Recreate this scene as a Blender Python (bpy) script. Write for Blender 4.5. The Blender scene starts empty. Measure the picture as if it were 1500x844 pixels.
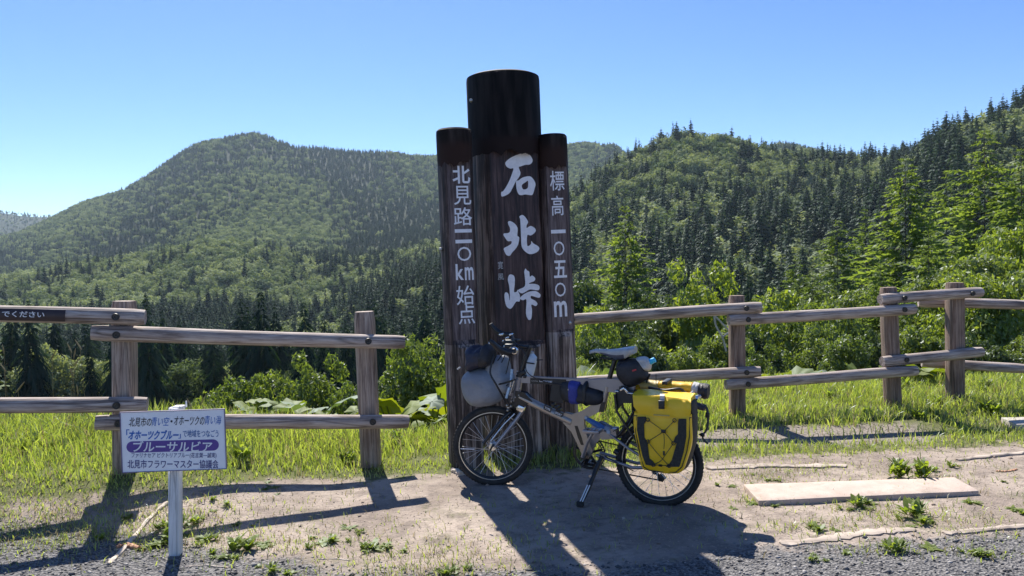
import bpy, bmesh, math, random
import numpy as np
from mathutils import Vector, Matrix, Euler, noise as mnoise

C = bpy.context.scene
COL = C.collection
R = math.radians
random.seed(7)

# ------------------------------------------------------------------ camera
CAMZ = 1.37
FPX = 1133.0
PITCH = R(-1.95)
ROLL = R(1.4)
CAM = Vector((0, 0, CAMZ))
FWD = Vector((0, math.cos(PITCH), math.sin(PITCH)))
U0 = Vector((0, -math.sin(PITCH), math.cos(PITCH)))
X0 = Vector((1, 0, 0))
RIGHT = X0 * math.cos(ROLL) - U0 * math.sin(ROLL)
UP = U0 * math.cos(ROLL) + X0 * math.sin(ROLL)
cd = bpy.data.cameras.new('camera')
cam = bpy.data.objects.new('camera', cd)
COL.objects.link(cam)
m = Matrix((RIGHT, UP, -FWD)).transposed().to_4x4()
m.translation = CAM
cam.matrix_world = m
cd.sensor_width = 36
cd.lens = 36 * FPX / 1500
cd.clip_start = 0.05
cd.clip_end = 20000
C.camera = cam

# ------------------------------------------------------------------ sky, sun, exposure
SUN_EL = R(49)
SUN_AZ = R(-16.5)           # left of straight ahead
w = bpy.data.worlds.new("World")
C.world = w
w.use_nodes = True
nt = w.node_tree
nt.nodes.clear()
sky = nt.nodes.new('ShaderNodeTexSky')
sky.sky_type = 'NISHITA'
sky.sun_disc = False
sky.sun_elevation = SUN_EL
sky.sun_rotation = SUN_AZ
sky.altitude = 1000
sky.air_density = 0.8
sky.dust_density = 0.25
sky.ozone_density = 3.0
bg = nt.nodes.new('ShaderNodeBackground')
bg.inputs[1].default_value = 0.084
wo = nt.nodes.new('ShaderNodeOutputWorld')
hs = nt.nodes.new('ShaderNodeHueSaturation')
hs.inputs['Saturation'].default_value = 1.2
hs.inputs['Hue'].default_value = 0.508
nt.links.new(sky.outputs[0], hs.inputs['Color'])
nt.links.new(hs.outputs[0], bg.inputs[0])
nt.links.new(bg.outputs[0], wo.inputs[0])
sl = bpy.data.lights.new('sun', 'SUN')
sl.energy = 4.6
sl.angle = R(0.5)
sl.color = (1.0, 0.95, 0.86)
so = bpy.data.objects.new('sun', sl)
COL.objects.link(so)
sdir = Vector((math.sin(SUN_AZ) * math.cos(SUN_EL), math.cos(SUN_AZ) * math.cos(SUN_EL), math.sin(SUN_EL)))
so.rotation_euler = sdir.to_track_quat('Z', 'Y').to_euler()
so.location = (0, 0, 30)
C.view_settings.view_transform = 'Standard'
C.view_settings.look = 'None'
C.view_settings.exposure = 1.06
C.view_settings.gamma = 1
C.cycles.max_bounces = 6
C.cycles.transparent_max_bounces = 8
C.cycles.volume_bounces = 0

# ------------------------------------------------------------------ helpers
def ray(px, py):
    return (FWD * FPX + RIGHT * (px - 750) - UP * (py - 422)).normalized()

def at(px, py, Y):
    d = ray(px, py)
    return CAM + d * (Y / d.y)

def on_ground(px, py):
    d = ray(px, py)
    p = CAM + d * (-CAMZ / d.z)
    for _ in range(8):
        z = gz(p.x, p.y)
        p = CAM + d * ((z - CAMZ) / d.z)
    return p

def tag(o, label=None, cat=None, group=None, kind=None):
    if label: o['label'] = label
    if cat: o['category'] = cat
    if group: o['group'] = group
    if kind: o['kind'] = kind
    return o

def thing(name, label, cat, loc=(0, 0, 0), rot=(0, 0, 0), group=None):
    o = bpy.data.objects.new(name, None)
    o.empty_display_size = 0.1
    COL.objects.link(o)
    o.location = loc
    o.rotation_euler = rot
    return tag(o, label, cat, group)

def link(name, me, mats, parent=None, loc=None, rot=None, smooth=True):
    o = bpy.data.objects.new(name, me)
    COL.objects.link(o)
    if mats is not None and len(me.materials) == 0:
        for mm in (mats if isinstance(mats, (list, tuple)) else [mats]):
            me.materials.append(mm)
    if parent: o.parent = parent
    if loc is not None: o.location = loc
    if rot is not None: o.rotation_euler = rot
    if smooth and len(me.polygons):
        me.polygons.foreach_set('use_smooth', [True] * len(me.polygons))
    return o

def mesh(name, verts, faces, matidx=None):
    me = bpy.data.meshes.new(name)
    me.from_pydata([tuple(v) for v in verts], [], [tuple(f) for f in faces])
    if matidx is not None:
        me.polygons.foreach_set('material_index', matidx)
    me.update()
    return me

def fast_mesh(name, V, F, matidx=None):
    """V (n,3) array, F (m,k) array of one polygon size"""
    me = bpy.data.meshes.new(name)
    V = np.asarray(V, dtype=np.float32); F = np.asarray(F, dtype=np.int32)
    k = F.shape[1]
    me.vertices.add(len(V)); me.vertices.foreach_set('co', V.ravel())
    me.loops.add(F.size); me.loops.foreach_set('vertex_index', F.ravel())
    me.polygons.add(len(F)); me.polygons.foreach_set('loop_start', np.arange(0, F.size, k, dtype=np.int32))
    if matidx is not None:
        me.polygons.foreach_set('material_index', np.asarray(matidx, dtype=np.int32))
    me.update(calc_edges=True)
    return me

class MB:
    def __init__(s): s.v = []; s.f = []; s.m = []
    def add(s, v, f, mi=0):
        b = len(s.v)
        s.v += [tuple(p) for p in v]
        s.f += [tuple(i + b for i in q) for q in f]
        s.m += [mi] * len(f)
    def box(s, c, size, rot=None, mi=0, bev=0.0):
        c = Vector(c); hx, hy, hz = [q / 2 for q in size]
        pts = [Vector((x, y, z)) for x in (-hx, hx) for y in (-hy, hy) for z in (-hz, hz)]
        if rot is not None:
            mm = rot.to_matrix() if hasattr(rot, 'to_matrix') else rot
            pts = [mm @ p for p in pts]
        s.add([p + c for p in pts], [(0, 1, 3, 2), (4, 6, 7, 5), (0, 4, 5, 1), (2, 3, 7, 6), (0, 2, 6, 4), (1, 5, 7, 3)], mi)
    def tube(s, pts, r, n=8, mi=0, cap=True, flat=1.0):
        pts = [Vector(p) for p in pts]
        rr = r if isinstance(r, (list, tuple)) else [r] * len(pts)
        t0 = (pts[1] - pts[0]).normalized()
        a = t0.orthogonal().normalized()
        vs = []
        for i, p in enumerate(pts):
            if i == 0: t = t0
            elif i == len(pts) - 1: t = (pts[i] - pts[i - 1]).normalized()
            else: t = ((pts[i + 1] - pts[i]).normalized() + (pts[i] - pts[i - 1]).normalized()).normalized()
            a = (a - t * a.dot(t)).normalized()
            b = t.cross(a)
            for k in range(n):
                q = 2 * math.pi * k / n
                vs.append(p + (a * math.cos(q) + b * math.sin(q) * flat) * rr[i])
        fs = []
        for i in range(len(pts) - 1):
            for k in range(n):
                k2 = (k + 1) % n
                fs.append((i * n + k, i * n + k2, (i + 1) * n + k2, (i + 1) * n + k))
        if cap:
            fs.append(tuple(range(n - 1, -1, -1)))
            fs.append(tuple((len(pts) - 1) * n + k for k in range(n)))
        s.add(vs, fs, mi)
    def lathe(s, prof, c=(0, 0, 0), axis='Y', n=32, mi=0, close=False):
        """prof: list of (radius, along)"""
        c = Vector(c); vs = []; fs = []
        for (rad, al) in prof:
            for k in range(n):
                q = 2 * math.pi * k / n
                x, z = rad * math.cos(q), rad * math.sin(q)
                if axis == 'Y': p = Vector((x, al, z))
                elif axis == 'Z': p = Vector((x, z, al))
                else: p = Vector((al, x, z))
                vs.append(c + p)
        m_ = len(prof)
        for i in range(m_ if close else m_ - 1):
            j = (i + 1) % m_
            for k in range(n):
                k2 = (k + 1) % n
                fs.append((i * n + k, i * n + k2, j * n + k2, j * n + k))
        s.add(vs, fs, mi)
    def build(s, name, mats, parent=None, smooth=True, recalc=True, bevel=0):
        me = bpy.data.meshes.new(name)
        me.from_pydata(s.v, [], s.f)
        me.polygons.foreach_set('material_index', s.m)
        if recalc or bevel:
            bm = bmesh.new(); bm.from_mesh(me)
            if bevel:
                es = [e for e in bm.edges if len(e.link_faces) == 2 and e.calc_face_angle(0) > 0.6]
                bmesh.ops.bevel(bm, geom=es, offset=bevel, segments=2, affect='EDGES', profile=0.5)
            bmesh.ops.recalc_face_normals(bm, faces=bm.faces)
            bm.to_mesh(me); bm.free()
        me.update()
        o = link(name, me, mats, parent, smooth=smooth)
        if smooth: sharp(me)
        return o

def sharp(me, ang=0.7):
    try: me.set_sharp_from_angle(angle=ang)
    except Exception: pass

def catmull(pts, n=6, closed=False):
    pts = [Vector(p) for p in pts]
    out = []
    N = len(pts)
    rng = range(N) if closed else range(N - 1)
    for i in rng:
        if closed:
            p0, p1, p2, p3 = pts[(i - 1) % N], pts[i], pts[(i + 1) % N], pts[(i + 2) % N]
        else:
            p0, p1, p2, p3 = pts[max(i - 1, 0)], pts[i], pts[i + 1], pts[min(i + 2, N - 1)]
        for k in range(n):
            t = k / n
            out.append(0.5 * ((2 * p1) + (p2 - p0) * t + (2 * p0 - 5 * p1 + 4 * p2 - p3) * t * t + (-p0 + 3 * p1 - 3 * p2 + p3) * t ** 3))
    if not closed: out.append(pts[-1])
    return out

def sstep(a, b, x):
    t = min(1, max(0, (x - a) / (b - a)))
    return t * t * (3 - 2 * t)

# ------------------------------------------------------------------ materials
def newmat(name):
    m = bpy.data.materials.new(name)
    m.use_nodes = True
    n = m.node_tree
    n.nodes.clear()
    out = n.nodes.new('ShaderNodeOutputMaterial')
    return m, n, out

def N(n, t, **kw):
    q = n.nodes.new(t)
    for k, v in kw.items(): setattr(q, k, v)
    return q

def pmat(name, c1, c2=None, rough=0.6, scale=8, stretch=(1, 1, 1), bump=0.2, bdist=0.005, metal=0.0, detail=6, lo=0.35, hi=0.65, spec=None, bscale=None, coat=0):
    m, n, out = newmat(name)
    c2 = c2 or tuple(min(1, q * 1.25) for q in c1)
    tc = N(n, 'ShaderNodeTexCoord'); mp = N(n, 'ShaderNodeMapping')
    mp.inputs['Scale'].default_value = stretch
    n.links.new(tc.outputs['Object'], mp.inputs[0])
    no = N(n, 'ShaderNodeTexNoise'); no.inputs['Scale'].default_value = scale; no.inputs['Detail'].default_value = detail
    no.inputs['Roughness'].default_value = 0.65
    n.links.new(mp.outputs[0], no.inputs[0])
    cr = N(n, 'ShaderNodeValToRGB')
    cr.color_ramp.elements[0].position = lo; cr.color_ramp.elements[1].position = hi
    cr.color_ramp.elements[0].color = (*c1, 1); cr.color_ramp.elements[1].color = (*c2, 1)
    n.links.new(no.outputs[0], cr.inputs[0])
    b = N(n, 'ShaderNodeBsdfPrincipled')
    b.inputs['Roughness'].default_value = rough; b.inputs['Metallic'].default_value = metal
    if spec is not None: b.inputs['Specular IOR Level'].default_value = spec
    if coat: b.inputs['Coat Weight'].default_value = coat
    n.links.new(cr.outputs[0], b.inputs['Base Color'])
    if bump:
        src = no
        if bscale:
            src = N(n, 'ShaderNodeTexNoise'); src.inputs['Scale'].default_value = bscale; src.inputs['Detail'].default_value = 5
            n.links.new(mp.outputs[0], src.inputs[0])
        bp = N(n, 'ShaderNodeBump'); bp.inputs['Strength'].default_value = bump; bp.inputs['Distance'].default_value = bdist
        n.links.new(src.outputs[0], bp.inputs['Height']); n.links.new(bp.outputs[0], b.inputs['Normal'])
    n.links.new(b.outputs[0], out.inputs[0])
    return m

def foliage(name, c1, c2, trans=0.45, tcol=None, rough=0.5, perobj=0.5, scale=0.0, gloss=0.08):
    """diffuse + translucent leaf, colour varies by island / instance"""
    m, n, out = newmat(name)
    oi = N(n, 'ShaderNodeObjectInfo'); ge = N(n, 'ShaderNodeNewGeometry')
    mx = N(n, 'ShaderNodeMix'); mx.data_type = 'FLOAT'; mx.inputs[0].default_value = perobj
    n.links.new(ge.outputs['Random Per Island'], mx.inputs[2]); n.links.new(oi.outputs['Random'], mx.inputs[3])
    cr = N(n, 'ShaderNodeMix'); cr.data_type = 'RGBA'
    cr.inputs[6].default_value = (*c1, 1); cr.inputs[7].default_value = (*c2, 1)
    n.links.new(mx.outputs[0], cr.inputs[0])
    col = cr.outputs[2]
    di = N(n, 'ShaderNodeBsdfDiffuse'); tr = N(n, 'ShaderNodeBsdfTranslucent')
    n.links.new(col, di.inputs[0])
    tcn = N(n, 'ShaderNodeMix'); tcn.data_type = 'RGBA'; tcn.blend_type = 'MULTIPLY'; tcn.inputs[0].default_value = 1
    tcn.inputs[7].default_value = (*(tcol or (1.6, 1.7, 0.5)), 1)
    n.links.new(col, tcn.inputs[6]); n.links.new(tcn.outputs[2], tr.inputs[0])
    ms = N(n, 'ShaderNodeMixShader'); ms.inputs[0].default_value = trans
    n.links.new(di.outputs[0], ms.inputs[1]); n.links.new(tr.outputs[0], ms.inputs[2])
    gl = N(n, 'ShaderNodeBsdfGlossy'); gl.inputs['Roughness'].default_value = rough; gl.inputs[0].default_value = (.9, .95, 1, 1)
    m2 = N(n, 'ShaderNodeMixShader'); m2.inputs[0].default_value = gloss
    n.links.new(ms.outputs[0], m2.inputs[1]); n.links.new(gl.outputs[0], m2.inputs[2])
    n.links.new(m2.outputs[0], out.inputs[0])
    return m

M = {}
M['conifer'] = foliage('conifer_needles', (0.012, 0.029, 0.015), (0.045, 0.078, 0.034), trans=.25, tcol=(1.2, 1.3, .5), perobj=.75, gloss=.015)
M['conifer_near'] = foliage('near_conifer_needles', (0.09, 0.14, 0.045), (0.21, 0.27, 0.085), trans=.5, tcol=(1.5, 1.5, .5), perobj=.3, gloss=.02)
M['broad'] = foliage('broadleaf_canopy', (0.065, 0.11, 0.045), (0.34, 0.38, 0.22), trans=.3, tcol=(1.3, 1.3, .5), perobj=.85, gloss=.015, rough=.7)
M['shrub'] = foliage('shrub_leaves', (0.075, 0.12, 0.028), (0.19, 0.235, 0.07), trans=.5, tcol=(1.5, 1.5, .5), perobj=.45, gloss=.04)
M['shrub_dark'] = foliage('dark_shrub_leaves', (0.04, 0.07, 0.024), (0.12, 0.16, 0.06), trans=.4, tcol=(1.4, 1.4, .5), perobj=.45, gloss=.04)
M['shrub_bright'] = foliage('bright_shrub_leaves', (0.14, 0.2, 0.03), (0.27, 0.32, 0.06), trans=.55, tcol=(1.4, 1.4, .5), perobj=.3, gloss=.05)
M['grass'] = foliage('grass_blades', (0.17, 0.225, 0.05), (0.40, 0.43, 0.15), trans=.5, tcol=(1.4, 1.5, .5), perobj=0, gloss=.06, rough=.4)
M['dry_grass'] = foliage('dry_grass_blades', (0.22, 0.19, 0.10), (0.4, 0.36, 0.22), trans=.4, tcol=(1.1, 1, .8), perobj=0, gloss=.03)
M['butterbur'] = foliage('large_round_leaf', (0.11, 0.17, 0.03), (0.24, 0.27, 0.03), trans=.5, tcol=(1.3, 1.25, .3), perobj=.6, gloss=.05, rough=.65)
M['butterbur_pale'] = foliage('pale_round_leaf', (0.09, 0.14, 0.06), (0.16, 0.21, 0.10), trans=.35, tcol=(1.2, 1.3, .5), perobj=.5, gloss=.08, rough=.7)
M['weed'] = foliage('weed_leaves', (0.12, 0.17, 0.035), (0.25, 0.29, 0.07), trans=.5, perobj=.2, gloss=.03)
M['bark'] = pmat('tree_bark', (0.035, 0.026, 0.02), (0.10, 0.08, 0.06), .9, 6, (1, 1, .2), .4)
M['dead_wood'] = pmat('pale_dead_wood', (0.3, 0.27, 0.24), (0.5, 0.46, 0.42), .8, 10)

def wood_mat(name, c1, c2, c3, crack=0.5, sc=9, rough=0.8, lo=.36, hi=.66):
    """weathered timber, grain along local Z"""
    m, n, out = newmat(name)
    tc = N(n, 'ShaderNodeTexCoord'); mp = N(n, 'ShaderNodeMapping'); mp.inputs['Scale'].default_value = (1, 1, 0.055)
    oi = N(n, 'ShaderNodeObjectInfo')
    sc_ = N(n, 'ShaderNodeVectorMath'); sc_.operation = 'SCALE'; sc_.inputs[3].default_value = 13
    cb = N(n, 'ShaderNodeCombineXYZ'); 
    for i in range(3): n.links.new(oi.outputs['Random'], cb.inputs[i])
    n.links.new(cb.outputs[0], sc_.inputs[0]); n.links.new(sc_.outputs[0], mp.inputs['Location'])
    n.links.new(tc.outputs['Object'], mp.inputs[0])
    g = N(n, 'ShaderNodeTexNoise'); g.inputs['Scale'].default_value = sc * 6; g.inputs['Detail'].default_value = 6; g.inputs['Roughness'].default_value = .7
    g.inputs['Distortion'].default_value = .6
    n.links.new(mp.outputs[0], g.inputs[0])
    b = N(n, 'ShaderNodeTexNoise'); b.inputs['Scale'].default_value = 3.5; b.inputs['Detail'].default_value = 4
    n.links.new(tc.outputs['Object'], b.inputs[0])
    cr = N(n, 'ShaderNodeValToRGB'); e = cr.color_ramp.elements
    e[0].position = lo; e[0].color = (*c1, 1); e[1].position = hi; e[1].color = (*c3, 1)
    k = e.new(.5); k.color = (*c2, 1)
    ad = N(n, 'ShaderNodeMath'); ad.operation = 'MULTIPLY_ADD'; ad.inputs[1].default_value = .35; 
    n.links.new(b.outputs[0], ad.inputs[0])
    sb = N(n, 'ShaderNodeMath'); sb.operation = 'SUBTRACT'; sb.inputs[1].default_value = .175
    n.links.new(g.outputs[0], sb.inputs[0]); n.links.new(sb.outputs[0], ad.inputs[2])
    n.links.new(ad.outputs[0], cr.inputs[0])
    # drying cracks
    mp2 = N(n, 'ShaderNodeMapping'); mp2.inputs['Scale'].default_value = (1, 1, 0.045)
    n.links.new(tc.outputs['Object'], mp2.inputs[0]); n.links.new(sc_.outputs[0], mp2.inputs['Location'])
    vo = N(n, 'ShaderNodeTexVoronoi'); vo.feature = 'DISTANCE_TO_EDGE'; vo.inputs['Scale'].default_value = sc * 2.2
    n.links.new(mp2.outputs[0], vo.inputs[0])
    ck = N(n, 'ShaderNodeValToRGB'); ck.color_ramp.elements[0].position = .0; ck.color_ramp.elements[1].position = .05
    ck.color_ramp.elements[0].color = (1 - crack, 1 - crack, 1 - crack, 1); ck.color_ramp.elements[1].color = (1, 1, 1, 1)
    n.links.new(vo.outputs[0], ck.inputs[0])
    mu = N(n, 'ShaderNodeMix'); mu.data_type = 'RGBA'; mu.blend_type = 'MULTIPLY'; mu.inputs[0].default_value = 1
    n.links.new(cr.outputs[0], mu.inputs[6]); n.links.new(ck.outputs[0], mu.inputs[7])
    bs = N(n, 'ShaderNodeBsdfPrincipled'); bs.inputs['Roughness'].default_value = rough
    n.links.new(mu.outputs[2], bs.inputs['Base Color'])
    ad2 = N(n, 'ShaderNodeMath'); ad2.operation = 'ADD'
    n.links.new(g.outputs[0], ad2.inputs[0]); n.links.new(ck.outputs[0], ad2.inputs[1])
    bp = N(n, 'ShaderNodeBump'); bp.inputs['Strength'].default_value = .55; bp.inputs['Distance'].default_value = .006
    n.links.new(ad2.outputs[0], bp.inputs['Height']); n.links.new(bp.outputs[0], bs.inputs['Normal'])
    n.links.new(bs.outputs[0], out.inputs[0])
    return m

M['rail'] = wood_mat('weathered_rail_wood', (0.17, 0.125, 0.105), (0.37, 0.30, 0.265), (0.56, 0.48, 0.43))
M['post'] = wood_mat('weathered_post_wood', (0.15, 0.105, 0.085), (0.31, 0.24, 0.195), (0.46, 0.38, 0.32))
M['post_red'] = wood_mat('brown_post_wood', (0.12, 0.075, 0.055), (0.22, 0.15, 0.115), (0.33, 0.25, 0.2))
M['log'] = wood_mat('dark_stained_log', (0.016, 0.008, 0.007), (0.05, 0.027, 0.022), (0.20, 0.145, 0.125), crack=.6, sc=6, rough=.62, lo=.42, hi=.62)
M['log_face'] = wood_mat('planed_log_face', (0.012, 0.006, 0.007), (0.038, 0.018, 0.019), (0.10, 0.06, 0.055), crack=.35, sc=7, rough=.6, lo=.4, hi=.66)
M['log_face_grey'] = wood_mat('grey_planed_face', (0.05, 0.034, 0.034), (0.115, 0.085, 0.083), (0.22, 0.175, 0.17), crack=.35, sc=9)
M['log_raw'] = wood_mat('bare_weathered_log', (0.05, 0.036, 0.03), (0.155, 0.115, 0.095), (0.42, 0.35, 0.31), crack=.7, sc=6, lo=.42, hi=.62)
M['cap'] = pmat('tarred_log_top', (0.003, 0.003, 0.003), (0.012, 0.010, 0.010), .8, 14, (1, 1, .15), .5, .004, spec=.15)
def cap_mat(name, top1, top2, brown):
    m, n, out = newmat(name)
    tc = N(n, 'ShaderNodeTexCoord'); mp = N(n, 'ShaderNodeMapping'); mp.inputs['Scale'].default_value = (1, 1, .12)
    n.links.new(tc.outputs['Object'], mp.inputs[0])
    a = N(n, 'ShaderNodeTexNoise'); a.inputs['Scale'].default_value = 16; a.inputs['Detail'].default_value = 7; n.links.new(mp.outputs[0], a.inputs[0])
    cr = N(n, 'ShaderNodeValToRGB'); cr.color_ramp.elements[0].position = .45; cr.color_ramp.elements[1].position = .75
    cr.color_ramp.elements[0].color = (*top1, 1); cr.color_ramp.elements[1].color = (*top2, 1); n.links.new(a.outputs[0], cr.inputs[0])
    at_ = N(n, 'ShaderNodeAttribute'); at_.attribute_name = 'edge'
    ad = N(n, 'ShaderNodeMath'); ad.operation = 'MULTIPLY_ADD'; ad.inputs[1].default_value = 1.0
    b2 = N(n, 'ShaderNodeTexNoise'); b2.inputs['Scale'].default_value = 7; b2.inputs['Detail'].default_value = 5; n.links.new(tc.outputs['Object'], b2.inputs[0])
    sb = N(n, 'ShaderNodeMath'); sb.operation = 'SUBTRACT'; sb.inputs[1].default_value = .5; n.links.new(b2.outputs[0], sb.inputs[0])
    n.links.new(at_.outputs['Fac'], ad.inputs[0]); n.links.new(sb.outputs[0], ad.inputs[2])
    mr = N(n, 'ShaderNodeMapRange'); mr.interpolation_type = 'SMOOTHSTEP'; mr.inputs[1].default_value = .2; mr.inputs[2].default_value = .8; n.links.new(ad.outputs[0], mr.inputs[0])
    mx = N(n, 'ShaderNodeMix'); mx.data_type = 'RGBA'; mx.inputs[7].default_value = (*brown, 1)
    n.links.new(mr.outputs[0], mx.inputs[0]); n.links.new(cr.outputs[0], mx.inputs[6])
    b = N(n, 'ShaderNodeBsdfPrincipled'); b.inputs['Roughness'].default_value = .75; b.inputs['Specular IOR Level'].default_value = .2
    n.links.new(mx.outputs[2], b.inputs['Base Color'])
    bp = N(n, 'ShaderNodeBump'); bp.inputs['Strength'].default_value = .5; bp.inputs['Distance'].default_value = .004
    n.links.new(a.outputs[0], bp.inputs['Height']); n.links.new(bp.outputs[0], b.inputs['Normal'])
    n.links.new(b.outputs[0], out.inputs[0]); return m
M['cap_rust'] = pmat('brown_tarred_top', (0.012, 0.007, 0.006), (0.06, 0.042, 0.036), .6, 14, (1, 1, .12), .5, .004)
M['cap'] = cap_mat('tarred_log_top', (0.003, 0.0028, 0.003), (0.03, 0.024, 0.022), (0.018, 0.010, 0.009))
M['cap_rust'] = cap_mat('brown_tarred_top', (0.010, 0.006, 0.005), (0.06, 0.045, 0.04), (0.032, 0.016, 0.012))
M['white_paint'] = pmat('white_letter_paint', (0.72, 0.72, 0.76), (0.85, 0.85, 0.88), .55, 30, bump=.05)
M['grey_paint'] = pmat('faded_letter_paint', (0.4, 0.4, 0.4), (0.55, 0.55, 0.55), .55, 30, bump=.05)
M['steel'] = pmat('galvanised_steel', (0.3, 0.3, 0.3), (0.45, 0.45, 0.46), .4, 20, metal=.9)
M['bolt'] = pmat('dark_bolt', (0.03, 0.03, 0.03), (0.07, 0.065, 0.06), .5, 40, metal=.6)
M['black_plastic'] = pmat('black_plastic', (0.012, 0.012, 0.014), (0.022, 0.022, 0.025), .42, 30, bump=.1)
M['black_paint'] = pmat('black_bike_paint', (0.010, 0.010, 0.012), (0.016, 0.016, 0.018), .28, 10, bump=0, coat=.3)
M['rubber'] = pmat('tyre_rubber', (0.014, 0.014, 0.015), (0.035, 0.033, 0.031), .8, 25)
M['rim'] = pmat('black_rim', (0.02, 0.02, 0.022), (0.03, 0.03, 0.032), .3, 20, metal=.5, bump=0)
M['rim_wall'] = pmat('machined_rim_wall', (0.5, 0.5, 0.5), (0.6, 0.6, 0.6), .3, 20, metal=.9, bump=0)
M['alloy'] = pmat('champagne_alloy', (0.36, 0.31, 0.27), (0.42, 0.37, 0.33), .3, 6, metal=.55, bump=0, coat=.3)
M['alloy_grey'] = pmat('grey_alloy', (0.30, 0.28, 0.30), (0.36, 0.34, 0.35), .32, 6, metal=.6, bump=0)
M['chrome'] = pmat('bright_alloy', (0.6, 0.6, 0.62), (0.7, 0.7, 0.72), .2, 6, metal=1, bump=0)
M['spoke'] = pmat('steel_spoke', (0.55, 0.55, 0.57), (0.7, 0.7, 0.7), .3, 6, metal=.7, bump=0)
M['reflector'] = pmat('blue_white_reflector', (0.25, 0.4, 0.6), (0.6, 0.75, 0.85), .3, 40, bump=0)
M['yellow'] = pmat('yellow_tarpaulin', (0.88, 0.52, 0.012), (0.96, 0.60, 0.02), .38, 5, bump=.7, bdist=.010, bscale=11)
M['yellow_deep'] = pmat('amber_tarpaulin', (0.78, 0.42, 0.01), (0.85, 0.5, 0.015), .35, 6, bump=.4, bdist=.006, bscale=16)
M['yellow_dirty'] = pmat('faded_yellow_tarpaulin', (0.42, 0.31, 0.10), (0.5, 0.38, 0.12), .5, 8, bump=.3)
M['black_fabric'] = pmat('black_nylon', (0.010, 0.010, 0.013), (0.032, 0.030, 0.036), .6, 18, bump=.8, bdist=.012, bscale=16)
M['navy_fabric'] = pmat('navy_nylon', (0.010, 0.012, 0.03), (0.032, 0.034, 0.06), .5, 12, bump=.9, bdist=.02, bscale=14)
M['blue_strap'] = pmat('blue_strap', (0.03, 0.035, 0.22), (0.05, 0.06, 0.32), .6, 30)
M['mesh_fabric'] = pmat('charcoal_mesh', (0.020, 0.020, 0.018), (0.05, 0.048, 0.04), .8, 90, bump=.5, bdist=.002)
M['grey_fabric'] = pmat('grey_rain_cover', (0.20, 0.215, 0.25), (0.29, 0.305, 0.34), .55, 5, (1, 1, 1.6), bump=.8, bdist=.02, bscale=9)
M['grey_towel'] = pmat('light_grey_cloth', (0.42, 0.41, 0.4), (0.55, 0.54, 0.53), .8, 30, bump=.5)
M['bottle'] = pmat('milky_bottle', (0.5, 0.55, 0.6), (0.62, 0.66, 0.7), .25, 10, bump=0)
M['cyan'] = pmat('cyan_cap', (0.02, 0.4, 0.7), (0.05, 0.5, 0.8), .35, 10, bump=0)
M['saddle'] = pmat('grey_saddle', (0.35, 0.36, 0.37), (0.45, 0.46, 0.47), .4, 20, bump=.1)
M['saddle_blue'] = pmat('slate_saddle_top', (0.04, 0.055, 0.09), (0.06, 0.075, 0.12), .4, 20, bump=.1)
M['red'] = pmat('red_tab', (0.5, 0.04, 0.05), (0.55, 0.06, 0.06), .5, 20, bump=0)
M['board'] = pmat('white_sign_sheet', (0.84, 0.84, 0.87), (0.9, 0.9, 0.92), .35, 4, bump=.05)
M['board_edge'] = pmat('purple_sign_border', (0.16, 0.13, 0.22), (0.22, 0.18, 0.28), .5, 10, bump=0)
M['white_post'] = wood_mat('white_painted_post', (0.45, 0.45, 0.45), (0.68, 0.68, 0.68), (0.78, 0.78, 0.78), crack=.4)
M['ink_black'] = pmat('black_print', (0.02, 0.02, 0.035), None, .5, 5, bump=0)
M['ink_blue'] = pmat('blue_print', (0.02, 0.12, 0.42), None, .5, 5, bump=0)
M['ink_blue2'] = pmat('slate_blue_print', (0.05, 0.13, 0.33), None, .5, 5, bump=0)
M['ink_navy'] = pmat('indigo_print', (0.035, 0.03, 0.16), None, .5, 5, bump=0)
M['ink_purple'] = pmat('purple_print', (0.10, 0.055, 0.28), (0.12, 0.065, 0.3), .5, 5, bump=0)
M['plaque'] = pmat('dark_plaque', (0.035, 0.022, 0.024), (0.05, 0.032, 0.032), .5, 10, bump=0)
M['concrete'] = pmat('pinkish_concrete', (0.46, 0.36, 0.30), (0.56, 0.45, 0.38), .85, 14, bump=.4, bdist=.003, bscale=120)
def slab_mat(name, c1, c2, st):
    m, n, out = newmat(name)
    tc = N(n, 'ShaderNodeTexCoord')
    def nz(s, d=6):
        q = N(n, 'ShaderNodeTexNoise'); q.inputs['Scale'].default_value = s; q.inputs['Detail'].default_value = d; q.inputs['Roughness'].default_value = .7
        n.links.new(tc.outputs['Object'], q.inputs[0]); return q.outputs[0]
    def rp(v, a, b):
        q = N(n, 'ShaderNodeMapRange'); q.inputs[1].default_value = a; q.inputs[2].default_value = b; n.links.new(v, q.inputs[0]); return q.outputs[0]
    def mx(f, a, b):
        q = N(n, 'ShaderNodeMix'); q.data_type = 'RGBA'
        n.links.new(f, q.inputs[0])
        for i, v in ((6, a), (7, b)):
            if isinstance(v, tuple): q.inputs[i].default_value = (*v, 1)
            else: n.links.new(v, q.inputs[i])
        return q.outputs[2]
    c = mx(rp(nz(9), .35, .65), c1, c2); c = mx(rp(nz(4), .56, .72), c, st); c = mx(rp(nz(70, 2), .66, .74), c, (st[0] * .5, st[1] * .5, st[2] * .5))
    b = N(n, 'ShaderNodeBsdfPrincipled'); b.inputs['Roughness'].default_value = .9; n.links.new(c, b.inputs['Base Color'])
    bp = N(n, 'ShaderNodeBump'); bp.inputs['Strength'].default_value = .5; bp.inputs['Distance'].default_value = .004
    n.links.new(nz(110, 3), bp.inputs['Height']); n.links.new(bp.outputs[0], b.inputs['Normal']); n.links.new(b.outputs[0], out.inputs[0]); return m
M['concrete'] = slab_mat('stained_pink_concrete', (0.42, 0.33, 0.275), (0.53, 0.425, 0.36), (0.32, 0.25, 0.2))
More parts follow.
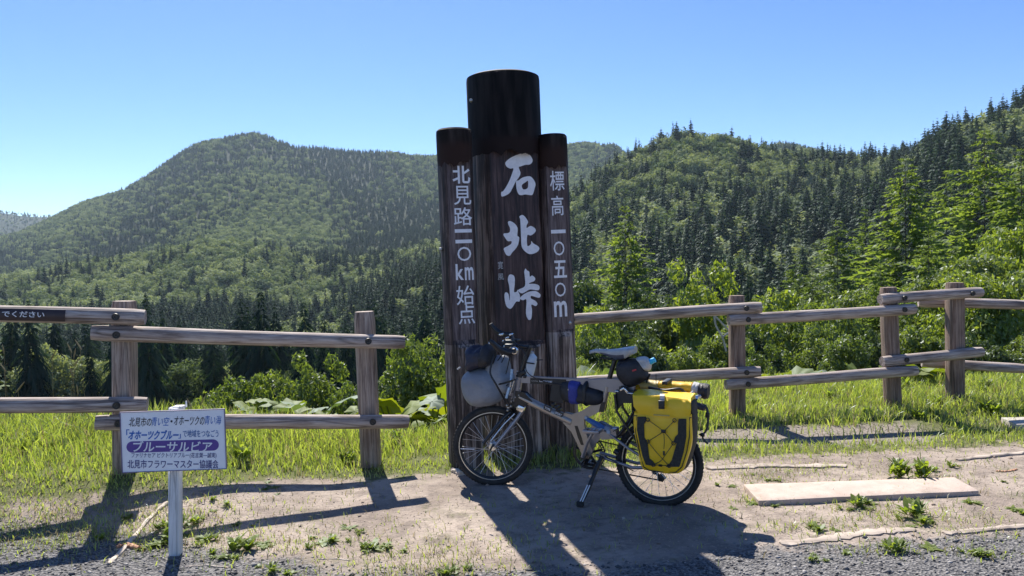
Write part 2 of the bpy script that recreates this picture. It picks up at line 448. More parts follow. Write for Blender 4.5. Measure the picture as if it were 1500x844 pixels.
M['concrete_grey'] = pmat('grey_concrete', (0.36, 0.32, 0.28), (0.46, 0.42, 0.37), .85, 14, bump=.4, bdist=.003, bscale=120)
M['timber'] = pmat('sunken_timber', (0.24, 0.19, 0.155), (0.50, 0.42, 0.35), .85, 10, (.12, 1, 1), .6, .006)
M['stick'] = pmat('dry_stick', (0.42, 0.34, 0.27), (0.58, 0.5, 0.42), .8, 12)
M['bark_chip'] = pmat('orange_bark_chip', (0.36, 0.17, 0.09), (0.48, 0.26, 0.15), .8, 20)

# ------------------------------------------------------------------ terrain tables (photo-derived slopes)
RS = [0, 7.6, 10, 20, 40, 80, 150, 250, 350, 450, 520, 600, 680, 800, 950, 1200, 1600, 2000, 2600, 3500, 4200]
XS = [-900, -300, 0, 150, 310, 385, 450, 560, 640, 750, 850, 900, 950, 1000, 1050, 1150, 1250, 1300, 1400, 1500, 1800, 2400]
def horizon_y(x): return 422 - FPX * math.tan(-PITCH) - (x - 750) * math.tan(ROLL)
TAB = {
 150: [650, 645, 640, 640, 640, 640, 640, 635, 630, 620, 600, 590, 585, 580, 575, 570, 560, 555, 540, 530, 510, 500],
 250: [600, 600, 600, 600, 600, 600, 600, 582, 562, 550, 542, 538, 535, 530, 520, 505, 485, 475, 450, 430, 400, 400],
 350: [560, 560, 560, 560, 560, 560, 560, 525, 485, 460, 452, 448, 444, 442, 438, 430, 405, 385, 335, 300, 270, 270],
 450: [520, 520, 520, 520, 515, 512, 505, 462, 432, 420, 400, 385, 374, 368, 362, 355, 340, 325, 255, 215, 180, 180],
 520: [495, 495, 495, 495, 482, 480, 478, 446, 424, 402, 368, 350, 335, 325, 320, 315, 308, 298, 218, 184, 160, 160],
 600: [460, 465, 470, 465, 450, 452, 455, 430, 415, 385, 322, 300, 275, 258, 260, 268, 272, 262, 222, 195, 170, 170],
 680: [430, 440, 448, 438, 410, 415, 425, 410, 398, 370, 300, 262, 236, 218, 222, 240, 246, 250, 250, 240, 220, 220],
 800: [400, 410, 415, 400, 368, 372, 386, 386, 374, 355, 320, 300, 285, 275, 275, 285, 285, 290, 300, 290, 270, 270],
 950: [395, 405, 418, 408, 388, 388, 394, 394, 382, 360, 340, 330, 320, 310, 305, 300, 300, 310, 320, 310, 300, 300],
 1200: [380, 395, 402, 392, 350, 345, 348, 348, 344, 335, 320, 310, 300, 290, 280, 265, 270, 300, 320, 320, 310, 310],
 1600: [345, 360, 368, 330, 278, 268, 275, 288, 290, 285, 270, 275, 280, 275, 250, 219, 236, 280, 320, 320, 310, 310],
 2000: [320, 335, 345, 296, 222, 208, 222, 227, 232, 228, 213, 222, 260, 280, 270, 250, 260, 290, 320, 320, 310, 310],
 2600: [320, 335, 355, 330, 280, 270, 280, 290, 290, 285, 280, 290, 300, 310, 300, 290, 290, 310, 320, 320, 310, 310],
 3500: [296, 298, 305, 315, 330, 330, 330, 330, 330, 330, 330, 330, 330, 330, 330, 330, 330, 330, 330, 330, 330, 330],
 4200: [340, 340, 345, 345, 345, 345, 345, 345, 345, 345, 345, 345, 345, 345, 345, 345, 345, 345, 345, 345, 345, 345],
}
TAB[80] = [668] * 9 + [655, 640, 630, 622, 615, 610, 600, 595, 592, 585, 580, 575, 570]
TAB[40] = [690] * 9 + [680, 665, 655, 648, 642, 636, 628, 622, 618, 612, 608, 600, 600]
RT = sorted(TAB)
TM = np.array([[TAB[r][i] - horizon_y(XS[i]) for i in range(len(XS))] for r in RT])   # px below horizon
SLOPE = TM / FPX
LRT = np.log(np.array(RT, float))
def far_slope(x, r):
    """tangent of depression angle of the ground at column x and forward distance r"""
    x = min(max(x, XS[0]), XS[-1]); lr = math.log(min(max(r, RT[0]), RT[-1]))
    i = int(np.searchsorted(XS, x)) ; i = min(max(i, 1), len(XS) - 1)
    t = (x - XS[i - 1]) / (XS[i] - XS[i - 1]); t = t * t * (3 - 2 * t) * .5 + t * .5
    j = int(np.searchsorted(LRT, lr)); j = min(max(j, 1), len(LRT) - 1)
    s = (lr - LRT[j - 1]) / (LRT[j] - LRT[j - 1]); s = s * s * (3 - 2 * s) * .5 + s * .5
    a = SLOPE[j - 1, i - 1] * (1 - t) + SLOPE[j - 1, i] * t
    b = SLOPE[j, i - 1] * (1 - t) + SLOPE[j, i] * t
    return a * (1 - s) + b * s

def near_z(X, Y):
    z = 0.145 * sstep(-0.9, -2.4, X) * sstep(3.9, 4.7, Y)
    z += 0.03 * sstep(1.4, 2.0, X) * sstep(5.6, 6.4, Y)
    z += 0.012 * mnoise.noise(Vector((X * .9, Y * .9, 3.1))) + 0.006 * mnoise.noise(Vector((X * 4, Y * 4, 9.1)))
    return z

def gz(X, Y):
    """ground height anywhere"""
    r = math.hypot(X, Y)
    zn = near_z(X, Y)
    if Y <= 6.0 or r < 6.0: return zn
    cx = 750 + FPX * X / max(Y, 1e-3)
    f = Y
    ang = abs(math.atan2(X, Y))
    if ang > R(66):
        f = r * math.cos(R(66)); cx = 750 + FPX * math.copysign(math.tan(R(66)), X)
    if r < 40:
        zf40 = CAMZ - 40 * far_slope(cx, 40)
        yd = 6.05 + 1.95 * sstep(-.9, 1.2, X)
        t = max(0, (f - yd) / (40 - yd))
        z = zn * (1 - sstep(8, 14, f)) + zf40 * (1 - (1 - min(t, 1)) ** 1.8)
    else:
        z = CAMZ - f * far_slope(cx, f)
    k = sstep(60, 500, f)
    if k > 0:
        z += k * f * 0.012 * mnoise.fractal(Vector((X / (f * .22 + 60), Y / (f * .3 + 60), .5)), 1, 2, 3)
        
    k2 = sstep(R(100), R(66), ang)
    return z * k2 + zn * (1 - k2)

# ground mesh, fine near the camera
def ground_material():
    m, n, out = newmat('ground_surface')
    tc = N(n, 'ShaderNodeTexCoord'); sx = N(n, 'ShaderNodeSeparateXYZ')
    n.links.new(tc.outputs['Object'], sx.inputs[0])
    X, Y = sx.outputs[0], sx.outputs[1]
    def nz(scale, det=5, rough=.6):
        q = N(n, 'ShaderNodeTexNoise'); q.inputs['Scale'].default_value = scale; q.inputs['Detail'].default_value = det; q.inputs['Roughness'].default_value = rough
        n.links.new(tc.outputs['Object'], q.inputs[0]); return q.outputs[0]
    def mth(op, a, b=None, c=None, clamp=False):
        q = N(n, 'ShaderNodeMath'); q.operation = op; q.use_clamp = clamp
        for i, v in enumerate((a, b, c)):
            if v is None: continue
            if isinstance(v, (int, float)): q.inputs[i].default_value = v
            else: n.links.new(v, q.inputs[i])
        return q.outputs[0]
    def mixc(f, a, b):
        q = N(n, 'ShaderNodeMix'); q.data_type = 'RGBA'
        for i, v in ((0, f), (6, a), (7, b)):
            if isinstance(v, tuple): q.inputs[i].default_value = (*v, 1)
            elif isinstance(v, (int, float)): q.inputs[i].default_value = v
            else: n.links.new(v, q.inputs[i])
        return q.outputs[2]
    def ramp(v, a, b):
        q = N(n, 'ShaderNodeMapRange'); q.interpolation_type = 'SMOOTHSTEP'
        n.links.new(v, q.inputs[0]); q.inputs[1].default_value = a; q.inputs[2].default_value = b
        return q.outputs[0]
    def curve(pts, v):
        q = N(n, 'ShaderNodeFloatCurve'); cu = q.mapping.curves[0]
        q.inputs[0].default_value = 1
        x0, x1 = -4.0, 6.0
        P = [((x - x0) / (x1 - x0), y / 8) for x, y in pts]
        cu.points[0].location = P[0]; cu.points[-1].location = P[-1]
        for p in P[1:-1]: cu.points.new(*p)
        for p in cu.points: p.handle_type = 'VECTOR'
        q.mapping.update()
        t = mth('DIVIDE', mth('SUBTRACT', v, x0), x1 - x0, clamp=True)
        n.links.new(t, q.inputs[1])
        return mth('MULTIPLY', q.outputs[0], 8)
    n1, n2, n3 = nz(1.7), nz(9), nz(60, 3)
    wob = mth('MULTIPLY', mth('SUBTRACT', n2, .5), .5)
    wob = mth('ADD', wob, mth('MULTIPLY', mth('SUBTRACT', n1, .5), .35))
    # sandy dirt colours
    dirt = mixc(ramp(n1, .35, .65), (0.235, 0.19, 0.16), (0.38, 0.315, 0.265))
    dirt = mixc(mth('MULTIPLY', ramp(n2, .46, .66), .7), dirt, (0.165, 0.135, 0.115))
    dirt = mixc(mth('MULTIPLY', mth('MULTIPLY', ramp(nz(3.2), .52, .68), ramp(nz(30), .4, .65)), .6), dirt, (0.15, 0.15, 0.075))
    dirt = mixc(mth('MULTIPLY', ramp(n3, .56, .7), .5), dirt, (0.45, 0.37, 0.30))
    vor = N(n, 'ShaderNodeTexVoronoi'); vor.inputs['Scale'].default_value = 75
    n.links.new(tc.outputs['Object'], vor.inputs[0])
    grav = mixc(ramp(nz(90, 2), .3, .7), (0.045, 0.044, 0.048), (0.19, 0.185, 0.185))
    vb = N(n, 'ShaderNodeSeparateColor'); n.links.new(vor.outputs['Color'], vb.inputs[0])
    grav = mixc(mth('MULTIPLY', ramp(vb.outputs[0], .4, .9), .6), grav, (0.30, 0.285, 0.275))
    soil = mixc(n2, (0.07, 0.085, 0.03), (0.15, 0.15, 0.065))
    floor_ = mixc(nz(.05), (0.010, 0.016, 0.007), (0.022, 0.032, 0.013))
    yw = mth('ADD', Y, wob)
    gb = curve([(-4, 4.25), (-3, 4.15), (-2, 3.98), (-1.4, 3.72), (-.8, 3.42), (0, 3.32), (1.26, 3.58), (2.5, 3.72), (6, 3.95)], X)
    isdirt = ramp(mth('SUBTRACT', yw, gb), -.08, .10)
    gt = curve([(-4, 4.2), (-3, 4.25), (-2, 4.42), (-1.5, 4.72), (-.8, 4.93), (-.4, 5.0), (.44, 5.02), (1.25, 5.15), (2.5, 5.28), (6, 5.75)], X)
    isgrass = ramp(mth('SUBTRACT', yw, gt), -.05, .10)
    c = mixc(isdirt, grav, dirt)
    c = mixc(isgrass, c, soil)
    # grey gravel pocket in front of the right fence
    a = ramp(mth('ABSOLUTE', mth('SUBTRACT', mth('ADD', X, wob), 2.15)), 1.15, .8)
    b = ramp(mth('ABSOLUTE', mth('SUBTRACT', yw, 5.8)), .38, .22)
    c = mixc(mth('MULTIPLY', a, b), c, mixc(ramp(n3, .3, .7), (0.16, 0.135, 0.115), (0.30, 0.26, 0.225)))
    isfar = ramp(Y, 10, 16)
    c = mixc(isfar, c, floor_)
    bs = N(n, 'ShaderNodeBsdfPrincipled'); bs.inputs['Roughness'].default_value = .95; bs.inputs['Specular IOR Level'].default_value = .15
    n.links.new(c, bs.inputs['Base Color'])
    h = mth('ADD', mth('MULTIPLY', n2, .8), mth('MULTIPLY', n3, .35))
    h = mth('ADD', h, mth('MULTIPLY', mth('MULTIPLY', vor.outputs['Distance'], mth('SUBTRACT', 1, isdirt)), .6))
    bp = N(n, 'ShaderNodeBump'); bp.inputs['Strength'].default_value = .8; bp.inputs['Distance'].default_value = .03
    n.links.new(h, bp.inputs['Height']); n.links.new(bp.outputs[0], bs.inputs['Normal'])
    n.links.new(bs.outputs[0], out.inputs[0])
    return m
M['ground'] = ground_material()

def build_ground():
    # polar sheet all round the camera
    angs = []
    a = -180.0
    while a < 180 - 1e-6:
        angs.append(a); a += 0.5 if abs(a) < 44 else 3.0
    if angs[-1] < 180: pass
    rad = [0.6]
    while rad[-1] < 4300:
        r_ = rad[-1]
        rad.append(r_ * (1.018 if r_ < 9 else 1.035 if r_ < 60 else 1.022 if r_ < 2100 else 1.06))
    V = [(0, 0, gz(0, 0))]; F = []
    for r_ in rad:
        for a in angs:
            q = R(a); X, Y = r_ * math.sin(q), r_ * math.cos(q)
            V.append((X, Y, gz(X, Y)))
    n = len(angs)
    for k in range(n): F.append((0, 1 + (k + 1) % n, 1 + k))
    for i in range(len(rad) - 1):
        for k in range(n):
            k2 = (k + 1) % n
            F.append((1 + i * n + k, 1 + i * n + k2, 1 + (i + 1) * n + k2, 1 + (i + 1) * n + k))
    me = mesh('ground', V, F)
    bm = bmesh.new(); bm.from_mesh(me); bmesh.ops.recalc_face_normals(bm, faces=bm.faces)
    if sum(f.normal.z for f in bm.faces) < 0: bmesh.ops.reverse_faces(bm, faces=bm.faces)
    bm.to_mesh(me); bm.free()
    o = link('ground', me, M['ground'])
    tag(o, kind='structure')
build_ground()

# ------------------------------------------------------------------ monument of three logs
def basis(p0, p1, front):
    z = (p1 - p0).normalized()
    y = -(front - z * front.dot(z)).normalized()      # local -Y looks to the front
    x = y.cross(z)
    mm = Matrix((x, y, z)).transposed().to_4x4(); mm.translation = p0
    return mm

def log_mesh(name, Rr, H, fdeg, half, z0, z1, seed, ragged=0):
    """round log with a planed face between z0 and z1, looking fdeg right of local -Y"""
    nA = 72
    zs = sorted(set([0, H] + [H * i / 40 for i in range(41)] + [z0 + d for d in (-.05, -.03, -.01, 0, .01)] + [z1 + d for d in (-.01, 0, .01, .03, .05)]))
    V = []; F = []; MI = []
    d = Rr * math.cos(R(half))
    for z in zs:
        for k in range(nA):
            q = 2 * math.pi * k / nA
            rad = Rr * (1 + .012 * mnoise.noise(Vector((math.cos(q) * 1.3, math.sin(q) * 1.3, z * .8 + seed))) + .006 * mnoise.noise(Vector((math.cos(q) * 9, math.sin(q) * 9, z * .5 + seed))))
            if z < .3: rad *= 1 + .06 * (.3 - z)
            dq = (q - R(fdeg) + math.pi) % (2 * math.pi) - math.pi     # q measured from local -Y towards +X
            a = 1.0
            if z < z0: a = max(0, 1 - (z0 - z) / .05)
            if z > z1: a = max(0, 1 - (z - z1) / .05)
            if abs(dq) < R(85) and a > 0:
                dd = rad + (d - rad) * (a ** .5)
                rad = min(rad, dd / math.cos(dq))
            V.append((rad * math.sin(q), -rad * math.cos(q), z))
    for i in range(len(zs) - 1):
        zc = (zs[i] + zs[i + 1]) / 2
        for k in range(nA):
            k2 = (k + 1) % nA
            F.append((i * nA + k, i * nA + k2, (i + 1) * nA + k2, (i + 1) * nA + k))
            q = 2 * math.pi * (k + .5) / nA
            dq = (q - R(fdeg) + math.pi) % (2 * math.pi) - math.pi
            face = abs(dq) < R(half) and z0 < zc < z1
            MI.append(1 if face else (2 if zc < z0 - .02 else 0))
    n0 = len(V)
    V += [(0, 0, 0), (0, 0, H + .012)]
    t = (len(zs) - 1) * nA
    for k in range(nA):
        k2 = (k + 1) % nA
        F.append((n0, k2, k)); MI.append(2); F.append((n0 + 1, t + k, t + k2)); MI.append(0)
    me = mesh(name, V, F, MI)
    return me, d

def text_mesh(txt, size=1.0, offset=0.0, extrude=0.0, shear=0.0, spacing=1.0):
    cu = bpy.data.curves.new('t', 'FONT'); cu.body = txt; cu.size = size; cu.offset = offset; cu.extrude = extrude
    cu.shear = shear; cu.space_character = spacing; cu.resolution_u = 3
    o = bpy.data.objects.new('t', cu); COL.objects.link(o)
    me = bpy.data.meshes.new_from_object(o.evaluated_get(bpy.context.evaluated_depsgraph_get()))
    bpy.data.objects.remove(o); bpy.data.curves.remove(cu)
    return me

def fit_text(name, txt, mat, M4, x0, x1, y0, y1, parent, offset=0.0, shear=0.0, thick=.0015, wscale=None):
    """text filling the rectangle x0..x1, y0..y1 of plane M4 (local xy, z out)"""
    me = text_mesh(txt, 1, offset, 0.01, shear)
    co = np.empty(len(me.vertices) * 3, np.float32); me.vertices.foreach_get('co', co); co = co.reshape(-1, 3)
    if len(co) == 0: return None
    a, b = co.min(0), co.max(0)
    co[:, 0] = x0 + (co[:, 0] - a[0]) / max(1e-6, b[0] - a[0]) * (x1 - x0)
    co[:, 1] = y0 + (co[:, 1] - a[1]) / max(1e-6, b[1] - a[1]) * (y1 - y0)
    co[:, 2] = (co[:, 2] - a[2]) / max(1e-6, b[2] - a[2]) * thick + .0006
    me.vertices.foreach_set('co', co.ravel()); me.update()
    me.name = name
    o = bpy.data.objects.new(name, me); COL.objects.link(o); me.materials.clear(); me.materials.append(mat)
    o.parent = parent; o.matrix_local = M4
    return o

def outline_mesh(name, loops, thick=.0015):
    cu = bpy.data.curves.new('o', 'CURVE'); cu.dimensions = '2D'; cu.fill_mode = 'BOTH'; cu.extrude = thick / 2
    for L in loops:
        L = catmull([(p[0], p[1], 0) for p in L], 4, closed=True)
        sp = cu.splines.new('POLY'); sp.points.add(len(L) - 1); sp.use_cyclic_u = True
        for i, p in enumerate(L): sp.points[i].co = (p[0], p[1], 0, 1)
    o = bpy.data.objects.new('o', cu); COL.objects.link(o)
    me = bpy.data.meshes.new_from_object(o.evaluated_get(bpy.context.evaluated_depsgraph_get()))
    bpy.data.objects.remove(o); bpy.data.curves.remove(cu)
    me.name = name
    return me

mon = thing('monument_sign', 'tall dark three-log pass monument with white vertical characters, behind the bicycle', 'monument', at(752, 690, 5.32))
bpy.context.view_layer.update()
MON_INV = Matrix.Translation(-mon.location)

def make_log(base_px, top_px, Y, Rr, fdeg, half, z0py, z1py, mats, capfrac, capmat, label):
    p0 = at(*base_px, Y); p1 = at(*top_px, Y)
    p1.z = at(top_px[0], top_px[1], Y - Rr).z - .012
    p0.z = min(p0.z, -0.05)
    H = (p1 - p0).length
    W = basis(p0, p1, Vector((0, -1, 0)))
    zf = lambda py: (at(top_px[0], py, Y) - p0).dot((p1 - p0).normalized())
    z0, z1 = zf(z0py), zf(z1py)
    me, d = log_mesh('log', Rr, H, fdeg, half, z0, z1, Y * 3 + Rr * 40)
    o = link('log', me, mats, mon)
    o.matrix_local = MON_INV @ W
    sharp(me, .5)
    o['label'] = label
    # tarred top sleeve
    hc = H - capfrac
    mb = MB(); n = 56
    prof = [(Rr * 1.006, hc - .06), (Rr * 1.008, hc), (Rr * 1.012, hc + .07), (Rr * 1.014, H - .02), (Rr * 1.0, H + .006), (Rr * .9, H + .018), (.001, H + .022)]
    mb.lathe(prof, (0, 0, 0), 'Z', n)
    for i, v in enumerate(mb.v):
        k = i % n; zz = v[2]
        if i < 2 * n:
            mb.v[i] = (v[0], v[1], zz + .05 * mnoise.noise(Vector((k * .5, Rr * 30, 0))))
    c = mb.build('top_cap', capmat, o)
    ea = c.data.attributes.new('edge', 'FLOAT', 'POINT')
    for i, v in enumerate(c.data.vertices): ea.data[i].value = 1.0 if i < 2 * n else (.45 if i < 3 * n else 0.0)
    # face frame : origin on planed face, x right, y up, z out
    fx = Vector((math.cos(R(fdeg)), math.sin(R(fdeg)), 0)); fz = Vector((math.sin(R(fdeg)), -math.cos(R(fdeg)), 0)); fy = Vector((0, 0, 1))
    FM = Matrix((fx, fy, fz)).transposed().to_4x4(); FM.translation = fz * (d + .0005)
    WF = W @ FM
    inv = WF.inverted()
    def fp(px, py):
        n_ = (WF.to_3x3() @ Vector((0, 0, 1))); q0 = WF.translation
        dr = ray(px, py); t = (q0 - CAM).dot(n_) / dr.dot(n_)
        l = inv @ (CAM + dr * t)
        return (l.x, l.y)
    return o, FM, fp, W

main_log, FMm, fpm, Wm = make_log((757, 656), (736, 101), 5.58, .2586, 18, 43, 497, 212, [M['log'], M['log_face'], M['log_raw']], .50, M['cap'], 'widest and tallest log carrying the large characters')
left_log, FMl, fpl, Wl = make_log((684, 690), (664.5, 187), 5.22, .118, 17, 44, 497, 222, [M['log'], M['log_face_grey'], M['log_raw']], .155, M['cap_rust'], 'slender log on the left side with small characters')
right_log, FMr, fpr, Wr = make_log((828, 656), (808, 196), 5.52, .1065, 14, 44, 482, 232, [M['log'], M['log_face_grey'], M['log_raw']], .155, M['cap_rust'], 'slender log on the right side with small characters')

def brush(loops_zoom, ox, oy, sc):
    loops = [[fpm(ox + x / sc, oy + y / sc) for (x, y) in L] for L in loops_zoom]
    me = outline_mesh('large_character', loops)
    o = link('large_character', me, M['white_paint'], main_log, smooth=False)
    o.matrix_local = FMm @ Matrix.Translation((0, 0, .0012))
A9 = 9.925
brush([[(150,235),(200,180),(280,135),(380,100),(435,90),(500,115),(545,185),(535,235),(500,260),(440,265),(380,285),(345,302),(370,380),(350,440),(300,510),(260,590),(215,670),(150,712),(95,722),(92,660),(120,645),(170,570),(215,480),(245,400),(268,318),(220,318),(170,290)]], 725, 215, A9)
brush([[(308,505),(345,490),(400,450),(500,430),(555,470),(588,540),(575,610),(550,690),(520,705),(440,695),(385,705),(345,690),(315,620)], [(390,560),(440,520),(480,500),(475,600),(410,620)]], 725, 215, A9)
brush([[(190,100),(225,90),(290,130),(328,195),(325,300),(352,330),(335,430),(300,490),(250,545),(215,592),(165,580),(130,510),(135,480),(190,450),(235,420),(238,380),(185,380),(140,320),(122,285),(135,268),(180,265),(215,245),(218,190),(195,140)]], 725, 315, A9)
brush([[(355,25),(390,0),(430,20),(475,85),(478,115),(460,150),(462,190),(515,160),(570,185),(593,225),(570,265),(520,298),(468,297),(468,440),(500,445),(525,415),(528,380),(560,415),(620,450),(645,490),(610,540),(530,570),(470,555),(410,500),(385,440),(378,300),(372,150),(365,60)]], 725, 315, A9)
B9 = 9.375
brush([[(178,215),(190,175),(215,160),(255,175),(272,220),(270,300),(262,400),(300,395),(308,370),(325,410),(342,450),(338,530),(290,535),(240,610),(205,632),(160,600),(138,530),(130,440),(150,405),(185,430),(200,520),(205,450),(195,320),(180,260)]], 725, 385, B9)
brush([[(402,125),(418,80),(440,105),(470,125),(478,190),(510,175),(550,210),(540,250),(480,275),(470,290),(540,290),(600,310),(612,350),(590,378),(520,370),(470,370),(375,420),(320,390),(330,365),(410,320),(410,200)]], 725, 385, B9)
brush([[(345,480),(400,430),(480,395),(560,390),(620,430),(620,470),(590,480),(500,455),(495,490),(550,520),(582,560),(560,595),(500,575),(508,650),(500,760),(475,785),(450,770),(425,690),(432,510),(385,515),(350,500)]], 725, 385, B9)

def glyph(txt, box, log, FM, fp, mat=None, off=.018, name='small_character'):
    x0, y1 = fp(box[0], box[1]); x1, y0 = fp(box[2], box[3])
    o = fit_text(name, txt, mat or M['white_paint'], FM @ Matrix.Translation((0, 0, .0004)), x0, x1, y0, y1, log, offset=off)
for t, b in [('北', (662, 243, 689, 269)), ('見', (664, 272.5, 690.5, 300)), ('路', (664, 304, 692, 330)), ('一', (666, 336, 691, 340.5)),
             ('一', (667, 351.5, 691.5, 356)), ('〇', (669.5, 362, 690.5, 382)), ('k', (667, 387, 679.5, 410)), ('m', (680.5, 391.5, 694, 410)),
             ('始', (668, 419, 695, 446)), ('点', (671, 446, 696, 474))]:
    glyph(t, b, left_log, FMl, fpl, off=.006 if t in '路始見点' else .02)
for t, b in [('標', (805, 250.5, 827, 279)), ('高', (807, 287, 826, 315.5)), ('一', (807, 337, 828.5, 341.5)), ('〇', (810.5, 354, 827, 374)),
             ('五', (810.5, 382, 830.5, 406.5)), ('〇', (812.5, 414.5, 829, 434)), ('m', (811, 441.5, 831, 463.5))]:
    glyph(t, b, right_log, FMr, fpr, off=.006 if t in '標高' else .02)
for t, b in [('寛', (729, 383, 737, 394)), ('風', (729, 401, 738, 410))]:
    glyph(t, b, main_log, FMm, fpm, M['grey_paint'], .0, 'signature_character')
# little bolts on the flanks of the logs
for (px, py, Y) in [(690, 147, 5.16), (645.5, 365, 5.16), (835, 473, 5.3)]:
    mb = MB(); p = at(px, py, Y) - mon.location
    mb.lathe([(.001, -.014), (.009, -.012), (.011, -.004), (.011, .03)], p, 'Y', 12)
    mb.build('bolt', M['steel'], mon)

# ------------------------------------------------------------------ fences
def timber(name, p0, p1, r, parent, mat, square=False, seed=0, front=Vector((0, -1, 0)), off=None):
    """round rail or squared post with rough surface; local Z along it"""
    H = (p1 - p0).length
    W = basis(p0, p1, front)
    n = 20; mseg = max(6, int(H / .06)); V = []; F = []
    for i in range(mseg + 1):
        z = H * i / mseg
        endk = 1 - .10 * (1 if i in (0, mseg) else 0)
        for k in range(n):
            q = 2 * math.pi * k / n
            if square:
                c, s = math.cos(q), math.sin(q)
                e = 5.0
                rad = r / ((abs(c) ** e + abs(s) ** e) ** (1 / e))
            else:
                rad = r * (1 + .05 * mnoise.noise(Vector((math.cos(q) * .9, math.sin(q) * .9, z * 1.3 + seed * 7))))
            rad *= endk * (1 + .025 * mnoise.noise(Vector((math.cos(q) * 3, math.sin(q) * 3, z * 2 + seed * 5))))
            bx = .010 * mnoise.noise(Vector((z * .9, seed * 3.3, 0))) if not square else 0
            by = .008 * mnoise.noise(Vector((z * .9, seed * 3.3, 5))) if not square else 0
            V.append((rad * math.cos(q) + bx, rad * math.sin(q) + by * .3, z))
    for i in range(mseg):
        for k in range(n):
            k2 = (k + 1) % n
            F.append((i * n + k, i * n + k2, (i + 1) * n + k2, (i + 1) * n + k))
    F.append(tuple(range(n - 1, -1, -1))); F.append(tuple(mseg * n + k for k in range(n)))
    # short bevel ring at the ends
    me = mesh(name, V, F)
    o = link(name, me, mat, parent)
    o.matrix_local = Matrix.Translation(-parent.location) @ W
    sharp(me, .9)
    return o, W

def add_bolt(rail, W, wp, r):
    """washer ring and nut on the front of a rail at world point wp"""
    mb = MB()
    l = W.inverted() @ wp
    c = Vector((0, -r * .985, l.z))
    mb.lathe([(.010, -.004), (.010, -.009), (.020, -.010), (.022, -.004), (.022, .01)], c, 'Y', 16)
    mb.lathe([(.0005, -.0065), (.0098, -.006), (.0098, .004)], c, 'Y', 6)
    o = mb.build('bolt', M['bolt'], rail)

fl = thing('log_rail_fence', 'weathered two-rail log fence on the left with a dark lettered strip on it', 'fence', at(366, 700, 4.9) * 1)
fl.location.z = 0.05
fr = thing('log_rail_fence', 'weathered two-rail log fence running right behind the bicycle, bending at its end', 'fence', Vector((3.0, 6.5, 0.03)))
bpy.context.view_layer.update()

def post(fence, top, base, Y, wpx_m, mat, seed, sink=.12):
    p1 = at(*top, Y); p0 = at(*base, Y)
    p0 = p0 + (p0 - p1).normalized() * sink
    return timber('post', p0, p1, wpx_m / 2, fence, mat, True, seed)

def rail(fence, a, b, Ya, Yb, ra, mat, seed, bolts=(), front=None, ext0=0):
    p0, p1 = at(*a, Ya), at(*b, Yb)
    if ext0: p0 = p0 + (p0 - p1).normalized() * ext0
    d = (p1 - p0).normalized()
    fr_ = Vector((d.y, -d.x, 0)).normalized()
    if fr_.y > 0: fr_ = -fr_
    o, W = timber('rail', p0, p1, ra, fence, mat, False, seed, front=fr_)
    for (bx, by) in bolts:
        t = (bx - a[0]) / (b[0] - a[0]); Y = 1 / ((1 - t) / Ya + t / Yb)
        add_bolt(o, W, at(bx, by, Y), ra)
    return o, W

post(fl, (182, 441), (184, 704), 4.70, .122, M['post'], 1)
post(fl, (533.5, 456.5), (545, 700), 5.24, .130, M['post'], 2)
pA = at(-110, 459, 4.33)
r1, W1 = rail(fl, (0, 460), (213, 464.5), 4.42, 4.62, .0485, M['rail'], 3, [(172, 463)], ext0=1.6)
r2, W2 = rail(fl, (0, 594), (216, 592), 4.42, 4.62, .046, M['rail'], 4, [(173, 594.5)], ext0=1.6)
rail(fl, (134, 489), (592, 500.5), 4.56, 5.16, .0465, M['rail'], 5, [(172, 489.5), (538, 499)])
rail(fl, (140, 619), (598, 616), 4.56, 5.18, .0465, M['rail'], 6, [(175, 619.5), (544.5, 617.5)])
post(fr, (1079, 433), (1080, 610), 6.49, .122, M['post_red'], 7)
post(fr, (1301, 421), (1308, 607), 6.65, .122, M['post_red'], 8)
post(fr, (1398.5, 414), (1399, 600), 6.80, .130, M['post_red'], 9)
rail(fr, (837, 468), (1115.5, 449.7), 6.62, 6.36, .0485, M['rail'], 10, [(839.5, 471), (1092.5, 450.5)])
rail(fr, (840, 559), (1114, 543.7), 6.62, 6.36, .047, M['rail'], 11, [(1093, 545.5)])
rail(fr, (1067, 469.5), (1339.5, 452), 6.37, 6.55, .047, M['rail'], 12, [(1093, 469.5), (1320.5, 453.5)])
rail(fr, (1063, 564), (1342, 543), 6.37, 6.55, .046, M['rail'], 13, [(1093, 566)])
rail(fr, (1289, 438.5), (1437, 428.5), 6.55, 6.72, .046, M['rail'], 14, [(1320, 436.5), (1419, 427.5)])
rail(fr, (1292, 529.5), (1438, 515.5), 6.55, 6.72, .046, M['rail'], 15, [(1323, 528)])
rail(fr, (1345, 443), (1500, 447), 6.98, 6.75, .044, M['rail'], 16, [], ext0=0)
rail(fr, (1350, 531), (1500, 540), 6.98, 6.75, .044, M['rail'], 17, [], ext0=0)
rail(fr, (1500, 447), (1640, 452), 6.75, 6.55, .044, M['rail'], 18)
rail(fr, (1500, 540), (1640, 547), 6.75, 6.55, .044, M['rail'], 19)
post(fr, (1628, 405), (1630, 606), 6.72, .122, M['post_red'], 20)
